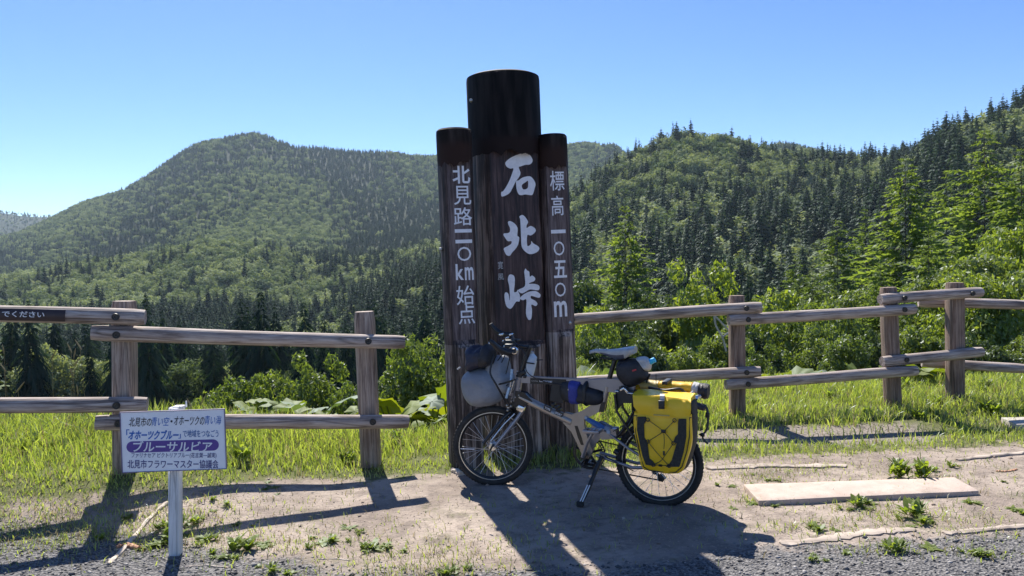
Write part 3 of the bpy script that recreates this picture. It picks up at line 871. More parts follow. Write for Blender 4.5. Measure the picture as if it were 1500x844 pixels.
# lettered strip on the upper left rail
mb = MB()
l98 = W1.inverted() @ at(98, 462.5, 4.50)
zr = l98.z
n = 10; vs = []; fs = []
Rp = .0525
for i, z in enumerate((zr, zr - 1.5)):
    for k in range(n + 1):
        q = R(-40 + 80 * k / n)
        for rr in (Rp, Rp - .004):
            vs.append((rr * math.sin(q), -rr * math.cos(q), z))
m_ = 2 * (n + 1)
for k in range(n):
    a = 2 * k
    fs += [(a, a + 2, a + 2 + m_, a + m_), (a + 1, a + 1 + m_, a + 3 + m_, a + 3), (a, a + 1, a + 3, a + 2), (a + m_, a + 2 + m_, a + 3 + m_, a + 1 + m_)]
fs += [(0, m_, m_ + 1, 1), (m_ - 2, m_ - 1, 2 * m_ - 1, 2 * m_ - 2)]
mb.add(vs, fs)
pl = mb.build('lettered_strip', M['plaque'], r1)
pl.matrix_local = Matrix.Identity(4)
# letters  (plane tangent to front of strip; x runs along the rail)
FMp = Matrix(((0, 0, 0, 0),) * 4)
sgn = 1 if (W1.to_3x3() @ Vector((0, 0, 1))).x > 0 else -1
ex = Vector((0, 0, sgn)); ez = Vector((0, -1, 0)); ey = ez.cross(ex)
FMp = Matrix((ex, ey, ez)).transposed().to_4x4(); FMp.translation = Vector((0, -Rp - .0005, 0))
WFp = W1 @ FMp
def fpp(px, py):
    n_ = (WFp.to_3x3() @ Vector((0, 0, 1))); dr = ray(px, py); t = (WFp.translation - CAM).dot(n_) / dr.dot(n_)
    l = WFp.inverted() @ (CAM + dr * t); return l.x, l.y
x0, y1 = fpp(3.2, 455.5); x1, y0 = fpp(65, 465.5)
fit_text('lettering', 'でください', M['white_paint'], FMp, x0, x1, y0, y1, pl, offset=.012)

# ------------------------------------------------------------------ small white notice board
ns_base = on_ground(256, 813)
nb = thing('notice_board', 'small white notice board with blue and purple print on a white post', 'sign', ns_base)
TLp, TRp = at(178.5, 603.5, ns_base.y - .05), at(330.5, 600, ns_base.y - .02)
BLp, BRp = at(177, 693, ns_base.y - .05), at(330, 686, ns_base.y - .02)
ex = ((TRp + BRp) / 2 - (TLp + BLp) / 2); wB = ex.length; ex.normalize()
ey = ((TLp + TRp) / 2 - (BLp + BRp) / 2); hB = ey.length; ey = (ey - ex * ey.dot(ex)).normalized()
ez = ex.cross(ey)
cB = (TLp + TRp + BLp + BRp) / 4
BM = Matrix((ex, ey, ez)).transposed().to_4x4(); BM.translation = cB - ns_base
mb = MB(); mb.box((0, 0, -.002), (wB, hB, .004)); pn = mb.build('panel', M['board'], nb, smooth=False); pn.matrix_local = BM
mb = MB(); t = .0035
mb.box((0, hB / 2, -.001), (wB + t, t, .0085)); mb.box((0, -hB / 2, -.001), (wB + t, t, .0085))
mb.box((wB / 2, 0, -.001), (t, hB - t, .0084)); mb.box((-wB / 2, 0, -.001), (t, hB - t, .0084))
e_ = mb.build('edge_trim', M['board_edge'], nb, smooth=False); e_.matrix_local = BM
o, Wq = timber('post', at(256, 813, ns_base.y + .012) + Vector((0, 0, -.15)), at(256.5, 597, ns_base.y + .012), .0275, nb, M['white_post'], True, 33)
mb = MB(); mb.box(at(262, 597.5, ns_base.y + .03) - ns_base, (.05, .05, .022)); mb.box(at(273, 592, ns_base.y + .03) - ns_base, (.006, .006, .03))
mb.build('post_top_cap', M['white_post'], nb, bevel=.006)
BW = Matrix.Translation(ns_base) @ BM
def fpb(px, py):
    n_ = ez; dr = ray(px, py); t = (BW.translation - CAM).dot(n_) / dr.dot(n_)
    l = BW.inverted() @ (CAM + dr * t); return l.x, l.y
ZS = 1304 / 170.0
def bt(txt, x0, y0, x1, y1, mat, off=.0, shear=0.0, lift=0):
    """zoomed-photo rectangle (top-left, bottom-right)"""
    cy = (y0 + y1) / 2; h2 = (y1 - y0) / 2
    a = fpb(170 + x0 / ZS, 590 + cy / ZS); b = fpb(170 + x1 / ZS, 590 + cy / ZS)
    hh = h2 / ZS / FPX * BW.translation.y
    ym = (a[1] + b[1]) / 2
    ang = math.atan2(b[1] - a[1], b[0] - a[0])
    L = math.hypot(b[0] - a[0], b[1] - a[1])
    MM = BM @ Matrix.Translation(((a[0] + b[0]) / 2, ym, .0004 + lift)) @ Matrix.Rotation(ang, 4, 'Z')
    fit_text('lettering', txt, mat, MM, -L / 2, L / 2, -hh, hh, nb, offset=off, shear=shear, thick=.0006)
bt('北見市の', 145, 163, 400, 268, M['ink_black'], .006, .25)
bt('青い空', 402, 160, 600, 262, M['ink_blue'], .0, .25)
bt('・', 612, 196, 636, 222, M['ink_black'], .0)
bt('オホーツクの', 650, 150, 993, 252, M['ink_black'], .006, .25)
bt('青い海', 998, 144, 1186, 246, M['ink_blue'], .0, .25)
bt('「', 116, 300, 150, 365, M['ink_blue'], .01)
bt('オホーツクブルー', 138, 305, 705, 415, M['ink_blue'], .03, .3)
bt('」', 700, 350, 728, 402, M['ink_blue'], .01)
bt('で地域をつなごう', 752, 305, 1152, 388, M['ink_blue2'], .006)
bt('ブルーサルビア', 195, 428, 1085, 552, M['white_paint'], .018, .12, lift=.0011)
bt('ファリナセア ビクトリアブルー(花言葉―誠実)', 175, 560, 1128, 628, M['ink_navy'], .0, .1)
bt('北見市フラワーマスター協議会', 130, 640, 1152, 738, M['ink_navy'], .008)
# purple pill
ca = fpb(170 + 630 / ZS, 590 + 487 / ZS)
pa, pb = fpb(170 + 118 / ZS, 590 + 500 / ZS), fpb(170 + 1155 / ZS, 590 + 473 / ZS)
pang = math.atan2(pb[1] - pa[1], pb[0] - pa[0]); pL = math.hypot(pb[0] - pa[0], pb[1] - pa[1]); pr = 64 / ZS / FPX * BW.translation.y
V = []
for sgn_ in (1, -1):
    for k in range(13):
        q = R(-90 + 180 * k / 12)
        V.append((sgn_ * (pL / 2 - pr + pr * math.cos(q)), sgn_ * pr * math.sin(q), 0))
bm = bmesh.new(); vv = [bm.verts.new(v) for v in V]; f = bm.faces.new(vv)
ext = bmesh.ops.extrude_face_region(bm, geom=[f])
bmesh.ops.translate(bm, verts=[g for g in ext['geom'] if isinstance(g, bmesh.types.BMVert)], vec=(0, 0, .0009))
bmesh.ops.recalc_face_normals(bm, faces=bm.faces)
me = bpy.data.meshes.new('title_band'); bm.to_mesh(me); bm.free()
o = link('title_band', me, M['ink_purple'], nb, smooth=False)
o.matrix_local = BM @ Matrix.Translation(((pa[0] + pb[0]) / 2, (pa[1] + pb[1]) / 2, .0003)) @ Matrix.Rotation(pang, 4, 'Z')

# ------------------------------------------------------------------ bicycle
FA = at(722, 653, 4.72); RA = at(965, 678, 4.29)
uu = (RA - FA); uu.z = 0; uu.normalize()
yaw = math.atan2(uu.y, uu.x)
bk_loc = Vector(((FA.x + RA.x) / 2, (FA.y + RA.y) / 2, 0))
bike = thing('bicycle', 'folding touring bicycle with small wheels and silver frame leaning at the log monument', 'bicycle', bk_loc, (0, 0, yaw))
BKM = Matrix.Translation(bk_loc) @ Matrix.Rotation(yaw, 4, 'Z')
BKI = BKM.inverted()
camL = BKI @ CAM
def P(px, py, off=0.0):
    """photo point on the bicycle's own vertical plane (off = metres behind its mid plane)"""
    d = BKI.to_3x3() @ ray(px, py)
    t = (off - camL.y) / d.y
    return camL + d * t
def PW(px, py, Y=4.72):
    return BKI @ at(px, py, Y)

def bt_(name, pts, r, mat, parent=bike, n=10, sm=0, flat=1.0, cap=True):
    mb = MB()
    if sm: pts = catmull(pts, sm); 
    if isinstance(r, (list, tuple)) and sm:
        k = (len(pts) - 1) / (len(r) - 1)
        r = [r[min(int(i / k), len(r) - 2)] + (r[min(int(i / k) + 1, len(r) - 1)] - r[min(int(i / k), len(r) - 2)]) * (i / k - int(i / k)) if i < len(pts) - 1 else r[-1] for i in range(len(pts))]
    mb.tube(pts, r, n, flat=flat, cap=cap)
    return mb.build(name, mat, parent)

def joined(name, items, mat, parent=bike, n=8):
    mb = MB()
    for it in items:
        mb.tube(it[0], it[1], it[2] if len(it) > 2 else n)
    return mb.build(name, mat, parent)

def wheel(center, ang, label, hubr=.022):
    h = thing('wheel', None, None, center, (0, 0, ang)); h.parent = bike
    h['label'] = label
    r = .247
    mb = MB()
    prof = []
    for k in range(14):
        q = 2 * math.pi * k / 14
        prof.append((r - .021 + .021 * math.cos(q), .0205 * math.sin(q)))
    mb.lathe(prof, n=72, close=True)
    # tread knobs
    for k in range(72):
        q = 2 * math.pi * (k + .5) / 72
        for sy in (-1, 1):
            c = Vector(((r - .0015) * math.cos(q), sy * .009, (r - .0015) * math.sin(q)))
            mb.box(c, (.0025, .009, .011), Matrix.Rotation(-q, 3, 'Y'))
    mb.build('tyre', M['rubber'], h)
    mb = MB()
    mb.lathe([(r - .043, -.0115), (r - .036, -.013), (r - .036, .013), (r - .043, .0115), (r - .056, .006), (r - .056, -.006)], n=72, close=True)
    mb.build('rim', M['rim'], h)
    mb = MB()
    for s in (-1, 1): mb.lathe([(r - .0425, s * .0125), (r - .0375, s * .0138), (r - .0425, s * .0138)], n=72, close=True)
    mb.build('rim_wall', M['rim_wall'], h)
    mb = MB()
    mb.lathe([(.001, -.05), (.006, -.05), (.006, -.036), (hubr, -.035), (hubr, -.030), (hubr * .55, -.026), (hubr * .55, .026), (hubr, .030), (hubr, .035), (.006, .036), (.006, .05), (.001, .05)], n=24)
    mb.build('hub', M['chrome'], h)
    base = None
    for k in range(28):
        side = 1 if k % 2 else -1
        tw = 1 if (k // 2) % 2 else -1
        q = 2 * math.pi * k / 28
        q2 = q + tw * 1.15
        a = Vector((hubr * .92 * math.cos(q2), side * .032, hubr * .92 * math.sin(q2)))
        b = Vector(((r - .054) * math.cos(q), side * .003, (r - .054) * math.sin(q)))
        mb = MB(); mb.tube([a, b], .00125, 5)
        mb.build('spoke', M['spoke'], h)
    return h

fw = wheel(P(722, 653), -yaw + R(-2), 'front wheel turned towards the camera')
mbv = MB(); c0 = Vector((0, -.0, 0))
# tyre valve / white reflector strip on a spoke
mb = MB(); mb.box((-.155, -.022, -.012), (.085, .004, .005), Matrix.Rotation(.05, 3, 'Y')); mb.build('spoke_reflector', M['white_paint'], fw)
rw = wheel(P(965, 678), 0, 'rear wheel below the yellow pannier', .03)

# fork and head
Yf = 4.72
def F_(px, py, dy=0): return PW(px, py, Yf + dy)
bt_('fork_blade', [F_(747, 604, -.03), F_(738, 612, -.045), F_(708, 650, -.045)], [.013, .013, .010], M['black_paint'])
bt_('fork_blade', [F_(765, 602, -.05), F_(757, 614, -.055), F_(724, 655, -.055)], [.014, .013, .010], M['alloy_grey'])
bt_('fork_strut', [F_(754, 606, -.055), F_(738, 622, -.058), F_(719, 646, -.058)], .006, M['chrome'])
joined('fork_crown', [([F_(744, 601, .05), F_(766, 600, -.05)], .019), ([F_(755, 598, 0), F_(758, 585, 0)], .02)], M['black_paint'])
joined('front_axle', [([F_(722, 653, -.07), F_(722, 653, .07)], .008), ([F_(721, 654, -.062), F_(718, 660, -.062)], .006)], M['black_plastic'])
mb = MB(); mb.box(F_(763, 598, -.075), (.05, .03, .04), Matrix.Rotation(.4, 3, 'Y')); mb.build('brake_calliper', M['chrome'], bike, bevel=.008)
mb = MB()
for (x, y) in [(743, 594), (749, 595), (744, 601), (750, 588)]: mb.box(F_(x, y, -.06), (.012, .02, .012))
mb.build('fork_bolt', M['steel'], bike, bevel=.003)
bt_('head_tube', [P(755, 592), P(762, 548)], .021, M['alloy_grey'], n=14)
joined('headset_ring', [([P(754.5, 594), P(755.5, 588)], .026), ([P(761.5, 552), P(762.5, 546)], .026)], M['black_plastic'])
bt_('stem_post', [P(760, 556), P(764, 545), P(776, 508)], [.017, .0155, .0155], M['black_paint'], n=12)
mb = MB(); mb.box(P(766, 546), (.045, .045, .025), Matrix.Rotation(-.3, 3, 'Y')); mb.box(P(770, 551), (.02, .05, .02))
mb.build('stem_clamp', M['black_plastic'], bike, bevel=.006)
bt_('stem_arm', [P(776, 509), P(757, 506)], .0125, M['black_paint'], n=12)
mb = MB(); c = F_(752, 508, 0); mb.lathe([(.001, -.024), (.022, -.024), (.024, -.018), (.024, .018), (.022, .024), (.001, .024)], c, 'Y', 18)
mb.build('bar_clamp', M['black_plastic'], bike)
# handlebar: across the view, with horns pointing forward
bar = [F_(752, 508, -.02) + Vector((0, 0, 0)), F_(749, 511, -.14), F_(746, 514, -.25)]
barf = [F_(752, 508, .02), F_(752, 500, .14), F_(750, 492, .26)]
joined('handlebar', [(catmull(bar, 4), .0125, 12), (catmull(barf, 4), .0125, 12)], M['black_paint'])
bt_('bar_horn', [F_(754, 515, -.26), F_(744, 516, -.27), F_(731, 511, -.29), F_(722, 503, -.31), F_(717, 499, -.31)], [.021, .021, .017, .015, .0135], M['black_plastic'], sm=5, n=14)
bt_('bar_horn', [F_(750, 490, .27), F_(740, 490, .28), F_(730, 486, .30), F_(722, 479, .31), F_(719, 474, .31)], [.017, .017, .017, .015, .013], M['black_plastic'], sm=5, n=14)
mb = MB(); mb.lathe([(.017, -.006), (.0215, -.004), (.0215, .004), (.017, .006)], F_(753.5, 513.5, -.285), 'Y', 24, close=True); mb.build('grip_ring', M['chrome'], bike)
bt_('horn_end_ring', [F_(718.5, 502, -.312), F_(716, 503, -.312)], .010, M['chrome'])
mb = MB()
for (x, y, s) in [(734.5, 490, .016), (749, 490, .014), (740, 500, .018), (741, 507, .02), (738, 511, .014), (745, 512, .012), (743, 495, .012)]:
    mb.box(F_(x, y, -.05), (s * 1.5, .03, s * .8), Matrix.Rotation(random.uniform(-.6, .6), 3, 'Y'))
mb.build('brake_lever', M['chrome'], bike, bevel=.003)
mb = MB(); mb.box(F_(746, 501, -.06), (.06, .05, .030)); mb.box(F_(752, 498, 0), (.075, .06, .012)); mb.box(F_(747, 507, -.1), (.05, .06, .03)); mb.box(F_(741, 505, -.02), (.03, .06, .05))
mb.build('shifter_body', M['black_plastic'], bike, bevel=.006)
bt_('bar_end_rod', [P(779, 528, .02), P(795, 527, .05)], .0035, M['black_plastic'])
for (a) in [[(742, 515), (733, 535), (724, 548), (726, 560), (738, 568), (752, 575)],
            [(740, 515), (728, 530), (722, 545), (727, 563), (744, 575), (752, 588)],
            [(748, 517), (742, 545), (735, 565), (745, 590), (750, 600)],
            [(752, 500), (770, 520), (772, 545), (800, 560), (850, 568)],
            [(745, 563), (730, 572), (738, 560), (752, 556), (765, 560)]]:
    bt_('cable', [F_(x, y, -.10 + .02 * i) if x < 770 else P(x, y, -.03) for i, (x, y) in enumerate(a)], .0032, M['black_plastic'], sm=6, n=6)
# reflector strips near the head
bt_('reflector_strip', [P(750, 541, -.05), P(748.5, 557, -.05)], .0085, M['reflector'])
bt_('reflector_strip', [P(746, 568, -.05), P(741.5, 583, -.05)], .0085, M['reflector'])
bt_('light_bracket', [P(753, 558, -.045), P(747, 579, -.045)], .004, M['chrome'])
bt_('light_bracket', [P(748, 557, -.045), P(748, 566, -.045), P(744, 569, -.045)], .005, M['chrome'])
mb = MB()
for (x, y) in [(758, 544), (756.5, 548), (758, 557), (761, 569), (760, 579), (750, 583), (755, 582)]: mb.box(P(x, y, -.024), (.008, .008, .008))
mb.build('bolt', M['steel'], bike, bevel=.002)

# frame
def slab_poly(pts_px, off0, off1, mb, bev=0):
    a = [P(x, y, off0) for x, y in pts_px]; b = [P(x, y, off1) for x, y in pts_px]
    # extrude straight along the local y so that both sides keep one outline
    b = [Vector((v.x, off1, v.z)) for v in a]
    n = len(a)
    fs = [tuple(range(n)), tuple(range(2 * n - 1, n - 1, -1))] + [(i, (i + 1) % n, n + (i + 1) % n, n + i) for i in range(n)]
    mb.add(a + b, fs)
mb = MB()
slab_poly([(763, 552), (800, 554), (846, 556), (872, 557), (896, 556), (928, 560), (928, 571), (905, 575), (884, 572), (862, 566), (846, 564.5), (800, 562), (764, 560)], -.014, .014, mb)
mb.build('upper_beam', M['alloy_grey'], bike, bevel=.004)
mb = MB(); slab_poly([(777, 554.2), (829, 556.4), (829, 563.4), (777, 562)], -.0165, .0165, mb); mb.build('beam_wrap', M['black_paint'], bike, bevel=.002)
mb = MB(); slab_poly([(810, 558), (822, 557), (824, 590), (806, 586)], -.019, .019, mb); mb.build('beam_bracket', M['black_plastic'], bike, bevel=.004)
# main tube, Y yoke
bt_('main_tube', [P(762, 581), P(800, 600), P(838, 618)], [.023, .0245, .026], M['alloy'], n=16)
mb = MB(); slab_poly([(756, 574), (768, 577), (778, 588), (766, 594), (754, 590)], -.022, .022, mb); mb.build('head_lug', M['black_paint'], bike, bevel=.006)
mb = MB()
slab_poly([(826, 606), (838, 609), (852, 604), (876, 588), (881, 590), (879, 601), (868, 607), (854, 614), (854, 624), (860, 645), (866, 660), (861, 670), (853, 664), (846, 648), (838, 632), (826, 619)], -.017, .017, mb)
yk = mb.build('frame_yoke', M['alloy'], bike, bevel=.006)
mb = MB(); slab_poly([(841.5, 624), (846, 624), (852, 641), (855, 652), (851, 652), (846, 640)], -.0185, -.016, mb); mb.build('yoke_window', M['black_paint'], yk)
bt_('seat_tube', [P(882, 597), P(886, 583), P(890, 566)], [.017, .017, .018], M['alloy'], n=12)
bt_('seat_post', [P(888, 572), P(898, 536), P(903, 522)], .0135, M['black_paint'], n=12)
mb = MB(); slab_poly([(881, 590), (886, 590), (884, 603), (878, 603)], -.02, .02, mb); mb.build('seat_lug', M['black_paint'], bike, bevel=.003)
# lettering on the frame
def plane_text(txt, a, b, hpx, off, mat, parent=bike, offs=.01, shear=.0):
    A, B = P(*a, off), P(*b, off)
    ex = (B - A).normalized(); ez = Vector((0, -1, 0)); ey = ez.cross(ex).normalized(); ez = ex.cross(ey)
    MM = Matrix((ex, ey, ez)).transposed().to_4x4(); MM.translation = A
    h = hpx * 4.6 / FPX
    fit_text('lettering', txt, mat, MM, 0, (B - A).length, -h / 2, h / 2, parent, offset=offs, shear=shear, thick=.0008)
plane_text('tartaruga', (790, 558.6), (810, 559.6), 3.6, -.0168, M['white_paint'])
plane_text('cycles', (778.5, 558), (788, 558.4), 2.0, -.0168, M['grey_paint'], offs=0)
mb = MB(); slab_poly([(797.5, 592.5), (808, 597.5), (806, 604.5), (796, 599.5)], -.0262, -.020, mb); slab_poly([(814, 600), (825, 605), (823, 611.5), (812, 606.5)], -.0272, -.020, mb)
mb.build('frame_decal', M['black_paint'], bike)
plane_text('TYPE', (798, 597), (806, 600.8), 3.4, -.0266, M['white_paint'])
plane_text('SPORT', (813.5, 604.3), (823, 608.6), 3.2, -.0276, M['white_paint'])
mb = MB()
for (x, y) in [(811, 592), (806, 596), (816, 596), (820, 600)]: mb.box(P(x, y, 0), (.02, .04, .014))
mb.build('folding_latch', M['black_plastic'], bike, bevel=.003)

# shock, pivot, swing arm
bt_('shock_absorber', [P(859, 613, -.01), P(874, 622, -.01), P(888, 630, -.01)], [.013, .017, .017], M['navy_fabric'] if False else M['ink_blue2'], n=14)
joined('shock_mount', [([P(886, 628, -.02), P(893, 631, -.02)], .021), ([P(858, 612, -.03), P(858, 612, .03)], .009), ([P(891, 633, -.045), P(891, 633, .045)], .012)], M['alloy_grey'])
mb = MB(); slab_poly([(869, 622), (880, 619), (896, 628), (900, 640), (880, 640), (872, 648), (862, 668), (856, 662), (862, 640)], .012, .04, mb)
slab_poly([(880, 630), (900, 630), (902, 641), (882, 643)], -.035, .035, mb)
mb.build('swingarm_body', M['alloy_grey'], bike, bevel=.006)
RAl = P(965, 678)
def off_(v, y): return Vector((v.x, y, v.z))
for s in (-1, 1):
    bt_('seat_stay', [off_(P(896, 635), s * .03), off_(P(925, 654), s * .055), off_(RAl, s * .062)], .0085, M['alloy_grey'])
    bt_('chain_stay', [off_(P(876, 665), s * .03), off_(P(930, 682), s * .05), off_(RAl, s * .062) + Vector((0, 0, -.012))], .0095, M['alloy_grey'])
    bt_('swingarm_link', [off_(P(905, 640), s * .03), off_(P(918, 625), s * .05), off_(P(932, 600), s * .05)], .008, M['black_paint'])
# crankset
bbp = P(859, 666)
mb = MB(); bb = off_(bbp, .045)
prof = []
mb.lathe([(.080, -.002), (.086, -.002), (.086, .002), (.080, .002)], bb, n=60, close=True)
for k in range(44):
    q = 2 * math.pi * k / 44
    mb.box(bb + Vector((.0885 * math.cos(q), 0, .0885 * math.sin(q))), (.006, .0035, .006), Matrix.Rotation(-q, 3, 'Y'))
for k in range(5):
    q = 2 * math.pi * k / 5 + .3
    mb.tube([bb, bb + Vector((.082 * math.cos(q), 0, .082 * math.sin(q)))], .008, 6)
mb.build('chainring', M['black_paint'], bike)
mb = MB(); mb.lathe([(.092, .003), (.1, .003), (.1, .007), (.092, .007)], bb, n=60, close=True); mb.build('chain_guard_ring', M['black_plastic'], bike)
mb = MB(); mb.lathe([(.001, -.06), (.018, -.06), (.02, -.04), (.02, .04), (.018, .06), (.001, .06)], off_(bbp, 0), n=20); mb.build('bottom_bracket', M['black_plastic'], bike)
bt_('crank_arm', [off_(bbp, -.065), off_(P(866, 645), -.07), off_(P(877, 626), -.075)], [.013, .010, .011], M['alloy_grey'], flat=.7)
bt_('crank_arm', [off_(bbp, .065), off_(P(852, 684), .075)], [.013, .011], M['black_paint'], flat=.7)
def pedal(c):
    mb = MB()
    mb.box(c + Vector((0, 0, 0)), (.09, .012, .016)); mb.box(c + Vector((0, -.07, 0)), (.085, .012, .018))
    mb.box(c + Vector((.042, -.035, 0)), (.012, .075, .018)); mb.box(c + Vector((-.042, -.035, 0)), (.012, .075, .018))
    mb.tube([c + Vector((0, .02, 0)), c + Vector((0, -.065, 0))], .009, 10)
    return mb
pedal(off_(P(879, 624), -.10)).build('pedal', M['alloy_grey'], bike, bevel=.003)
pc = off_(P(852, 686), .10)
pq = pedal(pc + Vector((0, .07, 0))); pq.build('pedal', M['black_plastic'], bike, bevel=.003)
# chain, derailleur, sprockets
ry = .045
top_a = bb + Vector((0, 0, .086)); bot_a = bb + Vector((0, 0, -.086))
sc_ = off_(RAl, ry)
jw = off_(P(956, 694), ry); jw2 = off_(P(964, 704), ry)
ch = [top_a, sc_ + Vector((0, 0, .03)), sc_ + Vector((.028, 0, .0)), jw + Vector((.016, 0, 0)), jw2 + Vector((.01, 0, -.014)), jw2 + Vector((-.014, 0, -.01)), bot_a]
for k in range(1, 8):
    q = -math.pi / 2 - math.pi * k / 8
    ch.append(bb + Vector((.086 * math.cos(q), 0, .086 * math.sin(q))))
ch.append(top_a)
bt_('chain', ch, .0042, M['black_plastic'], n=6)
mb = MB()
for k, rr in enumerate((.032, .029, .026, .023, .02)): mb.lathe([(.012, -.001), (rr, -.001), (rr, .001), (.012, .001)], off_(RAl, .034 + .004 * k), n=28, close=True)
mb.build('sprocket', M['steel'], bike)
mb = MB(); mb.tube([off_(RAl, .07) + Vector((0, 0, -.01)), jw + Vector((-.01, .015, 0))], .012, 8); mb.tube([jw + Vector((0, .01, 0)), jw2 + Vector((0, .01, 0))], .010, 8)
mb.lathe([(.001, -.003), (.018, -.003), (.018, .003), (.001, .003)], jw, n=16); mb.lathe([(.001, -.003), (.018, -.003), (.018, .003), (.001, .003)], jw2, n=16)
mb.box(jw2 + Vector((.005, .02, 0)), (.04, .03, .03), Matrix.Rotation(.7, 3, 'Y'))
mb.build('derailleur', M['black_plastic'], bike, bevel=.002)
# kickstand
ks = [P(882, 668, -.06), P(872, 690, -.10), P(862, 716, -.16)]
kf = P(850, 739, -.22); kf.z = .012
bt_('kickstand', [ks[0], ks[1]], [.012, .014], M['black_plastic'])
kq = bt_('kickstand_leg', [ks[1], ks[2], kf], [.013, .012, .010], M['black_plastic'])
dirk = (kf - ks[1]).normalized()
for dx in (-.006, .007):
    bt_('reflective_stripe', [ks[1] + dirk * .085 + Vector((dx, -.0115, 0)), ks[1] + dirk * .19 + Vector((dx, -.0115, 0))], .0032, M['white_paint'], kq)
mb = MB(); mb.box(kf + Vector((0, 0, .004)), (.04, .03, .03)); mb.build('kickstand_foot', M['rubber'], bike, bevel=.006)
mb = MB(); mb.lathe([(.001, -.004), (.010, -.004), (.010, .004), (.001, .004)], P(865, 698, -.125), n=16); mb.build('kickstand_button', M['chrome'], kq)

# saddle
sa, sb = P(864, 513), P(931, 516)
mb = MB(); ns = 16; n = 20; V = []; F = []
for i in range(ns + 1):
    t = i / ns
    x = sa.x + (sb.x - sa.x) * t
    wd = .019 + .058 * sstep(.35, .95, t); wd *= (1 - .45 * max(0, (t - .92) / .08)) * (.55 + .45 * min(1, t / .08))
    ztop = (P(864, 511).z) + .002 * t + .016 * sstep(.45, .95, t) - .010 * sstep(.0, .12, .12 - t)
    hgt = .012 + .062 * sstep(.1, .72, t) * (1 - .62 * sstep(.78, 1, t)); 
    for k in range(n):
        q = 2 * math.pi * k / n
        c, s = math.cos(q), math.sin(q)
        yy = wd * math.copysign(abs(c) ** .75, c)
        zz = (s * .012 if s > 0 else s * hgt * (.6 + .4 * abs(c)))
        V.append((x, yy, ztop - .012 + zz))
for i in range(ns):
    for k in range(n):
        k2 = (k + 1) % n; F.append((i * n + k, i * n + k2, (i + 1) * n + k2, (i + 1) * n + k))
F += [tuple(range(n)), tuple(ns * n + k for k in range(n))]
mb.add(V, F)
sd = mb.build('saddle', M['saddle'], bike); sharp(sd.data, 1.2)
sd.data.materials.append(M['saddle_blue'])
for p_ in sd.data.polygons:
    if len(p_.vertices) == 4:
        i_, k_ = divmod(min(v for v in p_.vertices), n)
        ks_ = sorted(set(v % n for v in p_.vertices))
        if 4 <= i_ <= 12 and ks_ in ([11, 12], [12, 13], [17, 18], [18, 19]): p_.material_index = 1
joined('saddle_rail', [([off_(P(880, 524), .02), off_(P(900, 527), .022), off_(P(924, 524), .02)], .0035), ([off_(P(880, 524), -.02), off_(P(900, 527), -.022), off_(P(924, 524), -.02)], .0035), ([P(903, 524, -.03), P(903, 524, .03)], .012)], M['black_paint'])

# rear carrier
for s in (-1, 1):
    bt_('rack_rail', [off_(P(905, 571), s * .05), off_(P(935, 575), s * .055), off_(P(1000, 580), s * .055), off_(P(1016, 583), s * .04)], .006, M['chrome'])
    bt_('rack_strut', [off_(P(905, 575), s * .06), off_(P(908, 600), s * .06), off_(P(925, 626), s * .062), off_(P(950, 660), s * .064), off_(RAl, s * .07)], .0075, M['black_paint'])
    bt_('rack_strut', [off_(P(1000, 582), s * .055), off_(P(985, 630), s * .062), off_(RAl, s * .07)], .0055, M['black_paint'])
joined('rack_cross_bar', [([off_(P(x, y), -.055), off_(P(x, y), .055)], .005) for x, y in ((912, 573), (945, 576), (975, 578), (1005, 581))], M['chrome'])
mb = MB(); slab_poly([(903, 572), (928, 574), (928, 590), (912, 590), (904, 600), (901, 586)], -.05, -.035, mb); slab_poly([(908, 567), (918, 569), (916, 577), (906, 577)], -.06, -.03, mb)
mb.build('rack_mount', M['black_plastic'], bike, bevel=.003)
mb = MB(); mb.box(P(912, 570, -.06), (.03, .02, .012), Matrix.Rotation(-.6, 3, 'Y')); mb.box(P(917, 572, -.062), (.03, .012, .012), Matrix.Rotation(.9, 3, 'Y'))
mb.build('rack_clamp', M['chrome'], bike, bevel=.003)
for (a) in [[(898, 632), (915, 622), (922, 610)], [(900, 640), (925, 646), (938, 652)], [(886, 668), (900, 676), (928, 690)]]:
    bt_('cable', [P(x, y, -.05) for x, y in a], .003, M['black_plastic'], sm=5, n=6)
for a_, b_, r__ in (((916, 624, -.05), (908, 636, -.05), .010), ((900, 660, -.05), (906, 664, -.05), .016), ((918, 622, .05), (910, 640, .05), .010)): bt_('rear_brake', [P(*a_), P(*b_)], r__, M['black_plastic'])

# ------------------------------------------------------------------ luggage (things of their own)
def luggage(name, label, cat, group=None):
    return thing(name, label, cat, bk_loc, (0, 0, yaw), group)

